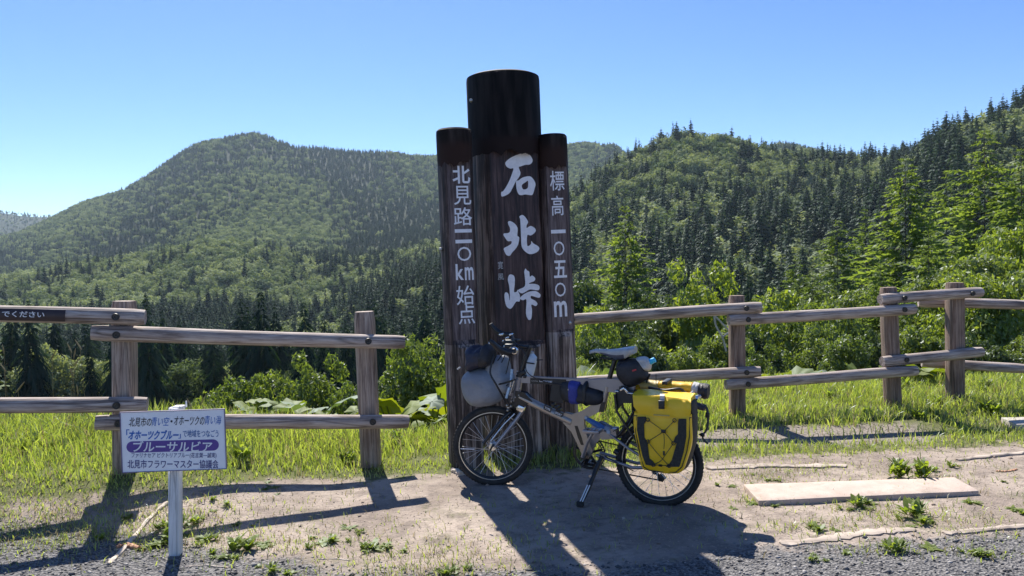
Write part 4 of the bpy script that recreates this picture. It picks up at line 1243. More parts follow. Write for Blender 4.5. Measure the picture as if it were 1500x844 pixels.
def pillow(mb, outline, depth_y0, depth_y1, inset=.02, nz_=5, noise_amp=.004, seed=0, mi=0, bulge=.0):
    """closed outline in the bicycle plane (local x,z) swollen between two depths"""
    cx = sum(p.x for p in outline) / len(outline); cz = sum(p.z for p in outline) / len(outline)
    n = len(outline); V = []; F = []
    levels = []
    dpt = depth_y1 - depth_y0
    for k, (t, s) in enumerate([(0, .72), (.0, .93), (.12, .985), (.35, 1), (.65, 1), (.88, .985), (1, .93), (1, .72)]):
        levels.append((t, s))
    for (t, s) in levels:
        for p in outline:
            dx, dz = p.x - cx, p.z - cz
            L = math.hypot(dx, dz)
            s2 = 1 - (1 - s) * min(1.0, .16 / max(L, .05)) * 1.0 if s > .8 else s
            x, z = cx + dx * s2, cz + dz * s2
            y = depth_y0 + dpt * t
            if s < .8: y += -bulge if t == 0 else bulge
            nn = mnoise.noise(Vector((x * 9 + seed, y * 9, z * 9))) * noise_amp * 2
            V.append((x + nn * .6, y + nn, z + nn * .4))
    for i in range(len(levels) - 1):
        for k in range(n):
            k2 = (k + 1) % n; F.append((i * n + k, i * n + k2, (i + 1) * n + k2, (i + 1) * n + k))
    # caps as fans through a centre vertex
    b = len(V); V.append((cx, depth_y0 - bulge * 1.2, cz)); V.append((cx, depth_y1 + bulge * 1.2, cz))
    e = (len(levels) - 1) * n
    for k in range(n):
        k2 = (k + 1) % n; F.append((b, k2, k)); F.append((b + 1, e + k, e + k2))
    mb.add(V, F, mi)

def px_outline(pts, off, n=4):
    return catmull([P(x, y, off) for x, y in pts], n, closed=True)

PO = -.235    # outer face of the near pannier
PI_ = -.075
body_px = [(929, 606), (934, 604), (970, 606), (1008, 607), (1013, 612), (1014, 640), (1010, 662), (1003, 684), (996, 693), (985, 694), (965, 692), (948, 690), (941, 686), (935, 664), (929, 636)]
def add_pannier(label, shift=0.0, near=True):
    t = luggage('pannier_bag', label, 'bike bag', 'pair of yellow panniers on the rear carrier')
    O = Vector((0, shift, 0))
    # gusset (charcoal body) behind the yellow front sheet
    mb = MB(); ol = px_outline([(928, 590), (935, 588), (970, 590), (1008, 590), (1014, 600), (1015, 640), (1011, 664), (1004, 686), (995, 694), (965, 693), (946, 691), (938, 684), (932, 660), (927, 630)], PO)
    mb2 = []
    pillow(mb, ol, PO + .03, PI_, noise_amp=.003, seed=3)
    g = mb.build('gusset', M['mesh_fabric'], t); 
    mb = MB(); ol = px_outline(body_px, PO)
    pillow(mb, ol, PO - .004, PO + .035, noise_amp=.005, seed=5, bulge=.006)
    f = mb.build('front_sheet', M['yellow'], t)
    # roll top
    mb = MB(); V = []; F = []
    top = [(926.5, 577), (945, 577), (970, 579.5), (990, 581), (1012, 583)]
    mid = [(928, 596), (945, 596), (970, 598), (990, 599), (1012.5, 600)]
    low = [(936, 607), (948, 609), (970, 611), (992, 611), (1010, 612)]
    def crv(pts, off): return catmull([P(x, y, off) for x, y in pts], 6)
    rows = [crv(top, PI_ + .005), crv(top, PO + .05), crv([(x, y + 2) for x, y in top], PO + .012), crv([(a[0] * .6 + b[0] * .4, a[1] * .6 + b[1] * .4) for a, b in zip(top, mid)], PO - .004), crv(mid, PO - .008), crv(low, PO - .006)]
    rows[0] = [Vector((p.x, PI_ + .005, rows[1][i].z + .006)) for i, p in enumerate(rows[1])]
    back = [Vector((p.x, PI_ + .003, p.z)) for p in rows[-1]]
    rows.append(back)
    nn = len(rows[0])
    for r_i, row in enumerate(rows):
        for i, p in enumerate(row):
            k = mnoise.noise(Vector((p.x * 16, p.z * 26, 4.2))) * .013 if 1 < r_i < 6 else 0
            V.append(p + Vector((0, k, k * .4)))
    for r_i in range(len(rows)):
        r2 = (r_i + 1) % len(rows)
        for i in range(nn - 1): F.append((r_i * nn + i, r_i * nn + i + 1, r2 * nn + i + 1, r2 * nn + i))
    F.append(tuple(r_i * nn for r_i in range(len(rows)))); F.append(tuple(r_i * nn + nn - 1 for r_i in range(len(rows) - 1, -1, -1)))
    mb.add(V, F)
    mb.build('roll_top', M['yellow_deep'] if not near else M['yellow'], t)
    if near:
        # side mesh panels
        for poly in ([(933.5, 611), (945, 611), (946.5, 616), (943, 622), (944, 641), (948, 648), (951, 672), (956, 676), (960, 683), (946, 681), (941, 668), (937, 650), (933, 630)],
                     [(994, 614), (1005, 614), (1005, 640), (1001, 662), (995, 684), (975, 684), (980, 680), (984, 674), (988, 660), (991, 650), (987, 646), (989, 640), (993, 636), (993, 620)]):
            a = [P(x, y, PO - .019) for x, y in poly]
            mb = MB(); n = len(a); b = [v + Vector((0, .016, 0)) for v in a]
            mb.add(a + b, [tuple(range(n)), tuple(range(2 * n - 1, n - 1, -1))] + [(i, (i + 1) % n, n + (i + 1) % n, n + i) for i in range(n)])
            mb.build('mesh_panel', M['mesh_fabric'], t)
        mb = MB(); a = [P(x, y, PO - .007) for x, y in [(929, 609), (933, 609), (931, 632), (936, 660), (943, 684), (950, 689), (965, 691), (990, 692), (999, 684), (1006, 662), (1010, 640), (1010, 612), (1013, 612)]]
        mb.tube(a, .0028, 6); mb.build('piping', M['mesh_fabric'], t)
        rings = dict(a=(949, 615), b=(988, 616), c=(949, 647), d=(986.5, 649.5), e=(957, 681), f=(980, 682.5))
        for (x, y) in rings.values():
            mb = MB(); mb.lathe([(.0075, -.002), (.011, -.002), (.011, .002), (.0075, .002)], P(x, y, PO - .021), n=16, close=True)
            mb.build('cord_ring', M['black_plastic'], t)
        q = lambda k: P(*rings[k], PO - .022)
        mid_ = P(972, 632, PO - .025)
        mb = MB()
        for pts in ([q('a'), mid_, q('d')], [q('b'), mid_, q('c')], [q('c'), P(962, 663, PO - .026), q('f')], [q('d'), P(977, 663, PO - .026), P(968, 675, PO - .024), q('e')], [q('e'), q('f')], [mid_, P(973, 645, PO - .026), P(972.5, 658, PO - .024)]):
            mb.tube(catmull(pts, 5), .0019, 6)
        mb.build('bungee_cord', M['black_plastic'], t)
        mb = MB(); mb.box(mid_, (.024, .014, .016)); mb.box(P(972.5, 664, PO - .014), (.010, .008, .024)); mb.box(P(967.5, 682, PO - .012), (.02, .008, .012))
        mb.build('cord_lock', M['black_plastic'], t, bevel=.003)
        mb = MB()
        st = catmull([P(970, 577, PO + .06), P(970, 578, PO + .01), P(970, 583, PO - .009), P(970, 590, PO - .024)], 4)
        for i in range(len(st) - 1):
            a, b = st[i], st[i + 1]; hw = Vector((.012, 0, 0))
            mb.add([a - hw, a + hw, b + hw, b - hw, a - hw + Vector((0, .002, 0)), a + hw + Vector((0, .002, 0)), b + hw + Vector((0, .002, 0)), b - hw + Vector((0, .002, 0))], [(0, 1, 2, 3), (7, 6, 5, 4), (0, 3, 7, 4), (1, 5, 6, 2)])
        mb.build('strap', M['steel'], t)
        mb = MB(); mb.box(P(969, 593, PO - .026), (.032, .012, .045)); mb.build('buckle', M['black_plastic'], t, bevel=.004)
        mb = MB(); mb.box(P(969, 593, PO - .0265), (.018, .004, .024)); mb.build('buckle_window', M['mesh_fabric'], t)
        # faint pale print
        mb = MB(); mb.box(P(969, 608.5, PO - .014), (.085, .0008, .006)); mb.build('printed_line', M['yellow_dirty'], t)
    return t
pn1 = add_pannier('yellow pannier with crossed black bungee cords on the near side of the bicycle')
# far pannier : the same bag turned round to the other side
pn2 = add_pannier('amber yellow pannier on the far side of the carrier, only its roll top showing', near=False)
for ch in pn2.children:
    me = ch.data.copy(); ch.data = me
    me.transform(Matrix.Diagonal((1, -1, 1, 1))); me.flip_normals(); me.transform(Matrix.Translation((-.095, -.02, .004)))
# amber dry bag lying on the carrier
t = luggage('dry_bag', 'amber yellow rolled dry bag with black end strapped on top of the carrier', 'bag')
def roll(name, a, b, r, mat, parent, seed=0, flat=.8, n=20, m_=14):
    d = (b - a); V = []; F = []
    ex = d.normalized(); ey = Vector((0, 1, 0)); ez = ex.cross(ey)
    for i in range(m_ + 1):
        tt = i / m_
        e = min(1, (min(tt, 1 - tt) / .06)) if min(tt, 1 - tt) < .06 else 1
        rr = r * (.55 + .45 * e ** .5)
        for k in range(n):
            q = 2 * math.pi * k / n
            w_ = 1 + .10 * mnoise.noise(Vector((tt * 6 + seed, math.cos(q) * 1.4, math.sin(q) * 1.4)))
            V.append(a + d * tt + (ey * math.cos(q) * 1.25 + ez * math.sin(q) * flat) * rr * w_)
    for i in range(m_):
        for k in range(n):
            k2 = (k + 1) % n; F.append((i * n + k, i * n + k2, (i + 1) * n + k2, (i + 1) * n + k))
    F += [tuple(range(n)), tuple(m_ * n + k for k in range(n))]
    mb = MB(); mb.add(V, F)
    return mb.build(name, mat, parent)
roll('bag_end', P(938, 563, .07), P(968, 565, .07), .034, M['yellow_dirty'], t, 1)
roll('bag_body', P(964, 565, .07), P(1018, 568, .07), .036, M['yellow_deep'], t, 2)
roll('rolled_closure', P(1014, 567, .07), P(1028, 570, .07), .037, M['grey_towel'], t, 3)
roll('black_end', P(1023, 572, .05), P(1039, 574, .05), .040, M['black_fabric'], t, 4, flat=1.05)
mb = MB(); mb.box(P(977, 559, .03), (.03, .12, .02)); mb.build('buckle', M['black_plastic'], t, bevel=.004)
bt_('strap', [P(951, 568, 0), P(962, 570, -.05), P(975, 572, -.07), P(996, 570, -.06), P(1004, 577, -.04)], .008, M['black_plastic'], t, sm=4)
bt_('strap', [P(955, 574, -.03), P(975, 577, -.08), P(990, 575, -.07), P(998, 579, -.05)], .006, M['black_plastic'], t, sm=4)
bt_('strap_end', [P(961, 548, .0), P(961, 562, .0)], .0022, M['black_plastic'], t)
joined('carrier_clip', [([P(998, 575, -.05), P(1022, 584, -.03)], .012), ([P(1005, 583, -.05), P(1016, 574, -.03)], .009), ([P(1010, 585, -.04), P(1026, 580, .0)], .010)], M['chrome'], t)
# tail strap hanging behind
t = luggage('tail_strap', 'black buckle strap hanging off the back of the yellow panniers', 'strap')
roll('padded_flap', P(1014, 592, -.06), P(1034, 598, -.02), .026, M['black_fabric'], t, 9, flat=.8)
bt_('webbing', [P(1030, 592, -.03), P(1036, 600, -.03), P(1037, 622, -.04), P(1032, 634, -.05), P(1024, 637, -.06)], [.005, .007, .007, .006, .005], M['black_plastic'], t, sm=5, flat=.5)
bt_('webbing', [P(1029, 634, -.05), P(1030, 643, -.05), P(1037, 650, -.04)], [.007, .006, .007], M['black_plastic'], t, sm=5, flat=.5)
mb = MB(); mb.box(P(1036.5, 608, -.05), (.022, .014, .03)); mb.box(P(1029, 637, -.06), (.024, .014, .02)); mb.build('buckle', M['black_plastic'], t, bevel=.004)

# soft round bags
def soft(name, outline, y0, y1, mat, parent, amp=.006, seed=0, bulge=.03, flatb=None):
    """rounded bag: outline in bicycle plane, elliptical section across"""
    ol = catmull(outline, 5, closed=True)
    cx = sum(p.x for p in ol) / len(ol); cz = sum(p.z for p in ol) / len(ol)
    n = len(ol); m_ = 12; V = []; F = []
    ym, hy = (y0 + y1) / 2, (y1 - y0) / 2
    for i in range(1, m_):
        a = math.pi * i / m_
        s = math.sin(a) ** .55; y = ym - hy * math.cos(a)
        for p in ol:
            x, z = cx + (p.x - cx) * s, cz + (p.z - cz) * s
            d = mnoise.noise(Vector((x * 7 + seed, y * 7, z * 7))) * amp + mnoise.noise(Vector((x * 20 + seed, y * 20, z * 14))) * amp * .4
            V.append((x + d * (p.x - cx) * 6, y + d, z + d * (p.z - cz) * 6))
    for i in range(m_ - 2):
        for k in range(n):
            k2 = (k + 1) % n; F.append((i * n + k, i * n + k2, (i + 1) * n + k2, (i + 1) * n + k))
    b = len(V); V += [(cx, y0 + .004, cz), (cx, y1 - .004, cz)]
    e = (m_ - 2) * n
    for k in range(n):
        k2 = (k + 1) % n; F.append((b, k2, k)); F.append((b + 1, e + k, e + k2))
    mb = MB(); mb.add(V, F)
    o = mb.build(name, mat, parent); sharp(o.data, 2.5)
    return o
t = luggage('handlebar_bag', 'big rounded grey bag with black bundle hanging in front of the handlebar', 'bike bag')
FP = lambda pts, Y=4.66: [PW(x, y, Y) for x, y in pts]
soft('cover', FP([(664, 566), (667, 553), (680, 544), (700, 540), (717, 540), (728, 550), (735, 565), (734, 582), (722, 594), (700, 600), (682, 598), (670, 586)]), -.13, .13, M['grey_fabric'], t, .012, 2)
soft('rear_pouch', FP([(704, 545), (710, 527), (722, 521), (738, 524), (743, 545), (749, 556), (746, 575), (728, 577), (712, 562)]), -.08, .10, M['grey_fabric'], t, .012, 7)
soft('bundle', FP([(669, 514), (678, 510), (692, 511), (702, 508), (711, 514), (713, 528), (711, 538), (700, 541), (686, 545), (674, 550), (668, 546), (672, 535), (670, 524)], 4.60), -.14, .07, M['navy_fabric'], t, .02, 11)
soft('bundle_fold', FP([(684, 527), (694, 516), (701, 507), (712, 517), (714, 534), (703, 540), (690, 542)], 4.55), -.15, -.0, M['black_fabric'], t, .02, 15)
bt_('strap', [PW(724, 520, 4.55), PW(718, 545, 4.52), PW(726, 562, 4.52), PW(735, 578, 4.55), PW(741, 590, 4.6)], .006, M['black_plastic'], t, sm=5, flat=.5)
bt_('strap', [PW(731, 563, 4.52), PW(740, 561, 4.55), PW(752, 557, 4.6)], .008, M['black_plastic'], t, sm=4, flat=.6)
bt_('drawcord', [PW(670, 541, 4.50), PW(674, 538, 4.49)], .005, M['grey_towel'], t)
t = luggage('frame_bag', 'black tool bag with blue strap slung under the upper frame beam', 'bike bag')
soft('bag_body', [P(x, y) for x, y in [(822, 560), (840, 558), (862, 566), (880, 573), (886, 582), (884, 590), (872, 594), (850, 591), (828, 588), (820, 576)]], -.05, .05, M['black_fabric'], t, .01, 3)
soft('strap_band', [P(x, y) for x, y in [(835, 558), (848, 558), (852, 562), (851, 589), (845, 592), (836, 590), (834, 575)]], -.058, .058, M['blue_strap'], t, .006, 3)
soft('strap_band', [P(x, y) for x, y in [(857, 560), (863, 560), (863, 592), (857, 592), (856, 576)]], -.057, .057, M['black_plastic'], t, .004, 3)
mb = MB(); mb.lathe([(.001, -.003), (.006, -.002), (.006, .004)], P(833, 571, -.05), n=12); mb.build('stud', M['steel'], t)
t = luggage('saddle_bag', 'black saddle bag hanging below the grey seat with red tab', 'bike bag')
soft('bag_body', [P(x, y) for x, y in [(905, 530), (916, 526), (932, 525), (943, 530), (949, 545), (950, 554), (940, 560), (926, 567), (914, 563), (904, 549)]], -.07, .07, M['black_fabric'], t, .012, 5)
mb = MB(); mb.box(P(929, 542.5, -.072), (.024, .004, .008), Matrix.Rotation(-.35, 3, 'Y')); mb.build('red_tab', M['red'], t)
bt_('strap', [P(908, 530, -.05), P(905, 536, -.06)], .005, M['black_plastic'], t); bt_('strap', [P(947, 560, 0), P(952, 548, -.04)], .005, M['black_plastic'], t)
t = luggage('wrapped_bottle', 'bottle in light grey cloth with blue cap tucked behind the saddle bag', 'bottle')
soft('cloth_wrap', [P(x, y) for x, y in [(932, 524), (940, 522), (949, 523), (955, 532), (954, 541), (948, 544), (941, 537), (936, 529)]], -.04, .04, M['grey_towel'], t, .02, 8)
bt_('cap', [P(951, 531, -.01), P(959.5, 527, -.01)], [.017, .015], M['cyan'], t, n=16)
t = luggage('water_bottle', 'milky white water bottle in a cage behind the handlebar post', 'bottle')
mb = MB()
mb.tube([P(772, 553, .03), P(774, 545, .03), P(778, 528, .03), P(779, 523, .03), P(778.5, 518, .03)], [.034, .036, .036, .032, .015], 18)
mb.build('bottle_body', M['bottle'], t)
bt_('cap', [P(778.5, 519, .03), P(779, 515, .03)], .014, M['saddle'], t)
bt_('cage_strap', [P(768, 531, -.01), P(783, 533, -.008)], .004, M['black_plastic'], t)
# ------------------------------------------------------------------ ground cover
rng = np.random.default_rng(5)
GX, GY, GS = np.arange(-9, 10.05, .1), np.arange(1, 14.05, .1), .1
GZ = np.array([[gz(x, y) for x in GX] for y in GY])
def gzv(X, Y):
    fx = np.clip((X + 9) / GS, 0, len(GX) - 1.001); fy = np.clip((Y - 1) / GS, 0, len(GY) - 1.001)
    i, j = fx.astype(int), fy.astype(int); u, v = fx - i, fy - j
    return GZ[j, i] * (1 - u) * (1 - v) + GZ[j, i + 1] * u * (1 - v) + GZ[j + 1, i] * (1 - u) * v + GZ[j + 1, i + 1] * u * v
def pn(X, Y, s, seed=0):
    return np.array([mnoise.noise(Vector((x * s, y * s, seed))) for x, y in zip(X, Y)])
GB = ([-4, -3, -2, -1.4, -.8, 0, 1.26, 2.5, 6], [4.25, 4.15, 3.98, 3.72, 3.42, 3.32, 3.58, 3.72, 3.95])
GT = ([-6, -4, -3, -2, -1.5, -.8, -.4, .44, 1.25, 2.5, 6], [4.2, 4.2, 4.25, 4.42, 4.72, 4.93, 5.0, 5.02, 5.15, 5.24, 5.7])

def blades(name, X, Y, H, W, lean, mats, mi, kind_label=None):
    n = len(X); Z = gzv(X, Y) - .01
    a = rng.uniform(0, 2 * np.pi, n); b = rng.uniform(0, 2 * np.pi, n)
    wx, wy = np.cos(a) * W / 2, np.sin(a) * W / 2
    lx, ly = np.cos(b) * lean * H, np.sin(b) * lean * H
    V = np.empty((n, 5, 3))
    V[:, 0] = np.stack([X - wx, Y - wy, Z], 1); V[:, 1] = np.stack([X + wx, Y + wy, Z], 1)
    V[:, 2] = np.stack([X - wx * .8 + lx * .3, Y - wy * .8 + ly * .3, Z + H * .55], 1); V[:, 3] = np.stack([X + wx * .8 + lx * .3, Y + wy * .8 + ly * .3, Z + H * .55], 1)
    V[:, 4] = np.stack([X + lx, Y + ly, Z + H * (1 - lean * .35)], 1)
    base = (np.arange(n) * 5)[:, None]
    F = np.concatenate([base + np.array([[0, 1, 3]]), base + np.array([[0, 3, 2]]), base + np.array([[2, 3, 4]])], 1).reshape(-1, 3)
    me = fast_mesh(name, V.reshape(-1, 3), F, np.repeat(mi, 3))
    for q in mats: me.materials.append(q)
    o = bpy.data.objects.new(name, me); COL.objects.link(o)
    return o

# verge grass
NB = 230000
X = rng.uniform(-7.5, 8.0, NB); Y = 4.1 + (rng.uniform(0, 1, NB) ** 1.15) * 5.4
n1 = pn(X, Y, 1.1, 3); n2 = pn(X, Y, 4.0, 8)
gt = np.interp(X, *GT) + .12 * n1 + .10 * n2
edge = Y - gt
keep = edge > -.02
right = np.clip((X - .9) / .5, 0, 1)
# gravel pocket on the right, thin patches everywhere
pocket = (np.abs(X - 2.15 + .4 * n1) < 1.15) & (np.abs(Y - 5.8 + .15 * n2) < .27)
keep &= ~(pocket & (rng.uniform(0, 1, NB) > .16))
keep &= rng.uniform(0, 1, NB) < np.clip(.3 + edge * 3.0, 0, 1)
keep &= ~((n2 + n1 * .6 < -.42) & (rng.uniform(0, 1, NB) > .25))
# keep blades out of the logs
keep &= ~(((X - .03) ** 2 + (Y - 5.58) ** 2 < .26 ** 2) | ((X + .31) ** 2 + (Y - 5.22) ** 2 < .12 ** 2) | ((X - .39) ** 2 + (Y - 5.52) ** 2 < .1 ** 2))
X, Y, edge, n1, n2, right = [q[keep] for q in (X, Y, edge, n1, n2, right)]
Hh = (.055 + .11 * np.clip(edge / .7, 0, 1) * (1 - right * .74) + .12 * np.clip((edge - .5) / 1.2, 0, 1) * (1 - right * .7))
Hh += np.clip((-X - 1.6) / 2, 0, 1) * np.clip((Y - 5.2) / 1.0, 0, 1) * .03
Hh *= 1 - .35 * np.clip((.2 - X) / .8, 0, 1)
Hh *= rng.uniform(.45, 1.35, len(X)) * (1 + .5 * n1)
Hh = np.maximum(Hh, .02)
o = blades('grass', X, Y, Hh, rng.uniform(.0035, .0085, len(X)) * (1 + Hh * 1.5), rng.uniform(.1, .75, len(X)), [M['grass'], M['dry_grass']], (rng.uniform(0, 1, len(X)) < .12).astype(int))
tag(o, kind='stuff')
# sparse grass on the gravel and dirt
cl = []
for (px, py, rad, cnt) in [(40, 762, .4, 1500), (90, 785, .3, 700), (150, 770, .3, 400), (240, 755, .3, 500), (200, 745, .3, 500), (60, 790, .3, 400), (1400, 720, .5, 250), (1100, 690, .3, 250), (1280, 680, .5, 400), (1450, 690, .3, 150), (650, 820, .35, 400), (480, 810, .4, 250), (1200, 760, .5, 400), (20, 800, .2, 150), (300, 782, .3, 500), (360, 800, .25, 300), (640, 838, .25, 600), (820, 742, .4, 120), (1230, 700, .5, 250), (470, 740, .5, 200), (560, 800, .3, 200), (705, 800, .18, 120), (590, 842, .15, 150), (1190, 775, .16, 240), (1110, 700, .12, 150), (1180, 690, .12, 110),
                           (1330, 757, .16, 360), (1250, 745, .12, 160), (1120, 735, .09, 160), (1420, 775, .16, 140), (1380, 700, .10, 90), (1300, 808, .08, 110), (1440, 812, .10, 120), (920, 760, .3, 200), (200, 790, .3, 160), (1500, 790, .15, 60), (500, 790, .3, 80), (690, 770, .2, 60)]:
    p = on_ground(px, py)
    cl.append(np.stack([p.x + rng.normal(0, rad, cnt) * 1.2, p.y + rng.normal(0, rad * .55, cnt)], 1))
cl = np.concatenate(cl); X, Y = cl[:, 0], cl[:, 1]
o = blades('sparse_grass', X, Y, rng.uniform(.015, .06, len(X)), rng.uniform(.003, .006, len(X)), rng.uniform(.2, 1.0, len(X)), [M['grass'], M['dry_grass']], (rng.uniform(0, 1, len(X)) < .35).astype(int))
tag(o, kind='stuff')
# tall seeding stalks at the left
mb = MB()
for k in range(26):
    px = random.choice([random.uniform(-60, 120), random.uniform(100, 330)]); Yq = random.uniform(5.3, 6.3)
    top = random.uniform(505, 575) if px < 120 else random.uniform(575, 625)
    p = at(px, top, Yq); g = gz(p.x, p.y)
    b0 = Vector((p.x - random.uniform(-.06, .06), p.y, g)); mid = (b0 + p) / 2 + Vector((random.uniform(-.02, .02), 0, 0))
    mb.tube([b0, mid, p], .0016, 4)
    d = Vector((random.uniform(-.04, .05), 0, .05))
    mb.tube([p - d * .4, p, p + d * .7, p + d * 1.2], [.002, .006, .005, .001], 5)
o = mb.build('seeding_grass_stalks', M['dry_grass']); tag(o, kind='stuff')

# loose stones
def stones(name, X, Y, S, mat):
    n = len(X); Z = gzv(X, Y)
    base = np.array([[1, 0, 0], [-1, 0, 0], [0, 1, 0], [0, -1, 0], [0, 0, 1], [0, 0, -1]], float)
    V = base[None] * rng.uniform(.55, 1.25, (n, 6, 1)) + rng.normal(0, .22, (n, 6, 3))
    V[:, :, 2] *= .62
    a = rng.uniform(0, 2 * np.pi, n); c, s = np.cos(a)[:, None], np.sin(a)[:, None]
    x, y = V[:, :, 0] * c - V[:, :, 1] * s, V[:, :, 0] * s + V[:, :, 1] * c
    V = np.stack([x * S[:, None] + X[:, None], y * S[:, None] + Y[:, None], V[:, :, 2] * S[:, None] + Z[:, None] + (S * .15)[:, None]], 2)
    f = np.array([[0, 2, 4], [2, 1, 4], [1, 3, 4], [3, 0, 4], [2, 0, 5], [1, 2, 5], [3, 1, 5], [0, 3, 5]])
    F = (np.arange(n) * 6)[:, None, None] + f[None]
    me = fast_mesh(name, V.reshape(-1, 3), F.reshape(-1, 3)); me.materials.append(mat)
    o = bpy.data.objects.new(name, me); COL.objects.link(o); tag(o, kind='stuff')
    return o
def stone_mat(name, c1, c2, c3):
    m, n, out = newmat(name)
    ge = N(n, 'ShaderNodeNewGeometry'); cr = N(n, 'ShaderNodeValToRGB'); e = cr.color_ramp.elements
    e[0].color = (*c1, 1); e[1].color = (*c3, 1); k = e.new(.6); k.color = (*c2, 1)
    n.links.new(ge.outputs['Random Per Island'], cr.inputs[0])
    b = N(n, 'ShaderNodeBsdfPrincipled'); b.inputs['Roughness'].default_value = .85
    n.links.new(cr.outputs[0], b.inputs['Base Color']); n.links.new(b.outputs[0], out.inputs[0])
    return m
M['gravel_stone'] = stone_mat('gravel_stone', (0.05, 0.048, 0.05), (0.14, 0.135, 0.135), (0.36, 0.34, 0.33))
M['pebble'] = stone_mat('pebble', (0.12, 0.09, 0.07), (0.26, 0.20, 0.16), (0.45, 0.38, 0.32))
n = 34000
X = rng.uniform(-4.2, 5.0, n); Y = rng.uniform(1.6, 4.8, n); gb = np.interp(X, *GB)
k = (Y < gb + .12 * pn(X, Y, 2.2, 5) + rng.normal(0, .05, n)); k &= np.abs(X) < Y * .85 + .5
X, Y = X[k], Y[k]
stones('gravel', X, Y, rng.uniform(.0035, .011, len(X)) * (1 + (rng.uniform(0, 1, len(X)) < .04) * 1.0), M['gravel_stone'])
n = 15000
X = rng.uniform(-3.4, 5.6, n); Y = rng.uniform(3.4, 6.1, n)
k = (Y > np.interp(X, *GB) - .1) & (Y < np.interp(X, *GT) + .15) | ((np.abs(X - 2.15) < 1.1) & (np.abs(Y - 5.8) < .3))
X, Y = X[k], Y[k]
stones('pebbles', X, Y, rng.uniform(.0015, .005, len(X)) * (1 + (rng.uniform(0, 1, len(X)) < .03) * 2.2), M['pebble'])

# ------------------------------------------------------------------ concrete slab, timbers, sticks
def ground_slab(name, label, cat, quad_px, h, mat, z_in=.03):
    c = [on_ground(*q) for q in quad_px]
    zt = max(p.z for p in c) + h
    ctr = sum(c, Vector()) / 4
    MBs = MB(); nx, ny = 14, 4; V = []; F = []
    for lay, z in ((0, zt), (1, ctr.z - z_in)):
        for j in range(ny + 1):
            for i in range(nx + 1):
                u, v = i / nx, j / ny
                p = c[0].lerp(c[1], u).lerp(c[3].lerp(c[2], u), v)
                d = mnoise.noise(Vector((p.x * 6, p.y * 6, lay * 3.0))) * .003
                V.append((p.x - ctr.x + d * (1 if 0 < j < ny else 1.5), p.y - ctr.y + d, z - ctr.z + d * .6))
    k = (nx + 1) * (ny + 1)
    for j in range(ny):
        for i in range(nx):
            a = j * (nx + 1) + i; F.append((a, a + 1, a + nx + 2, a + nx + 1)); F.append((a + k, a + nx + 1 + k, a + nx + 2 + k, a + 1 + k))
    ring = [i for i in range(nx + 1)] + [j * (nx + 1) + nx for j in range(1, ny + 1)] + [ny * (nx + 1) + i for i in range(nx - 1, -1, -1)] + [j * (nx + 1) for j in range(ny - 1, 0, -1)]
    for i in range(len(ring)):
        a, b = ring[i], ring[(i + 1) % len(ring)]; F.append((a, a + k, b + k, b))
    MBs.add(V, F)
    o = MBs.build(name, mat, bevel=.004); o.location = ctr
    tag(o, label, cat)
    return o
ground_slab('concrete_slab', 'long pale concrete slab lying flat on the dirt right of the bicycle', 'slab', [(1111, 741), (1434, 725), (1398, 705), (1089, 716)], .024, M['concrete'])
ground_slab('concrete_slab', 'short pale concrete slab in the grass at the right end of the fence', 'slab', [(1490, 632), (1600, 630), (1580, 616), (1466, 619)], .04, M['concrete_grey'])
def ground_timber(label, pts, w_, h, mat=None, name='edging_timber', cat='timber'):
    P3 = [on_ground(*q) for q in pts]
    P3 = catmull(P3, 8)
    V = []; F = []; c0 = P3[0].copy()
    for i, p in enumerate(P3):
        t = (P3[min(i + 1, len(P3) - 1)] - P3[max(i - 1, 0)]); t.z = 0; t.normalize(); s = Vector((t.y, -t.x, 0))
        ww = w_ * (.55 + 1.1 * abs(mnoise.noise(Vector((i * .45, w_ * 90, 0))))); hh = h * (.6 + .9 * abs(mnoise.noise(Vector((i * .5, 4, w_ * 50)))))
        if i in (0, len(P3) - 1): ww *= .4
        g = gz(p.x, p.y)
        for (a, z) in ((1, -.03), (1, hh * .7), (.5, hh), (-.4, hh * .95), (-1, hh * .5), (-1, -.03)):
            q = p + s * ww / 2 * a; V.append((q.x - c0.x, q.y - c0.y, g + z - c0.z))
    for i in range(len(P3) - 1):
        for k in range(5): F.append((i * 6 + k, i * 6 + k + 1, (i + 1) * 6 + k + 1, (i + 1) * 6 + k))
    F += [tuple(range(6)), tuple((len(P3) - 1) * 6 + k for k in range(6))]
    mb = MB(); mb.add(V, F); o = mb.build(name, mat or M['timber'], smooth=False); o.location = c0
    tag(o, label, cat); return o
ground_timber('weathered sunken timber edging the dirt just right of the rear wheel', [(1034, 687), (1100, 684), (1170, 684), (1240, 683)], .09, .018)
ground_timber('thin sunken timber edge along the grass at the far right above the slab', [(1402, 675), (1450, 669), (1510, 664)], .05, .018)
ground_timber('splintered flat timber edging below the slab beside the bicycle shadow', [(1143, 797), (1200, 792), (1270, 781), (1340, 776)], .08, .014)
ground_timber('slim sunken timber edging between dirt and gravel at the lower right corner', [(1382, 782), (1440, 777), (1520, 770)], .06, .015)
ground_timber('long pale broken stick lying on the ground behind the notice board', [(158, 828), (180, 806), (212, 768), (245, 738)], .034, .014, M['stick'], 'broken_stick', 'stick')
ground_timber('curved orange bark piece lying across the pale stick', [(170, 803), (185, 800), (205, 805)], .035, .02, M['bark_chip'], 'bark_piece', 'bark')
ground_timber('thin dry twig on the gravel right of the notice board', [(270, 831), (300, 829), (337, 832)], .009, .006, M['stick'], 'dry_twig', 'twig')
ground_timber('straight dry twig on the dirt below the small weeds in the middle left', [(465, 820), (490, 819), (512, 821)], .007, .005, M['stick'], 'dry_twig', 'twig')
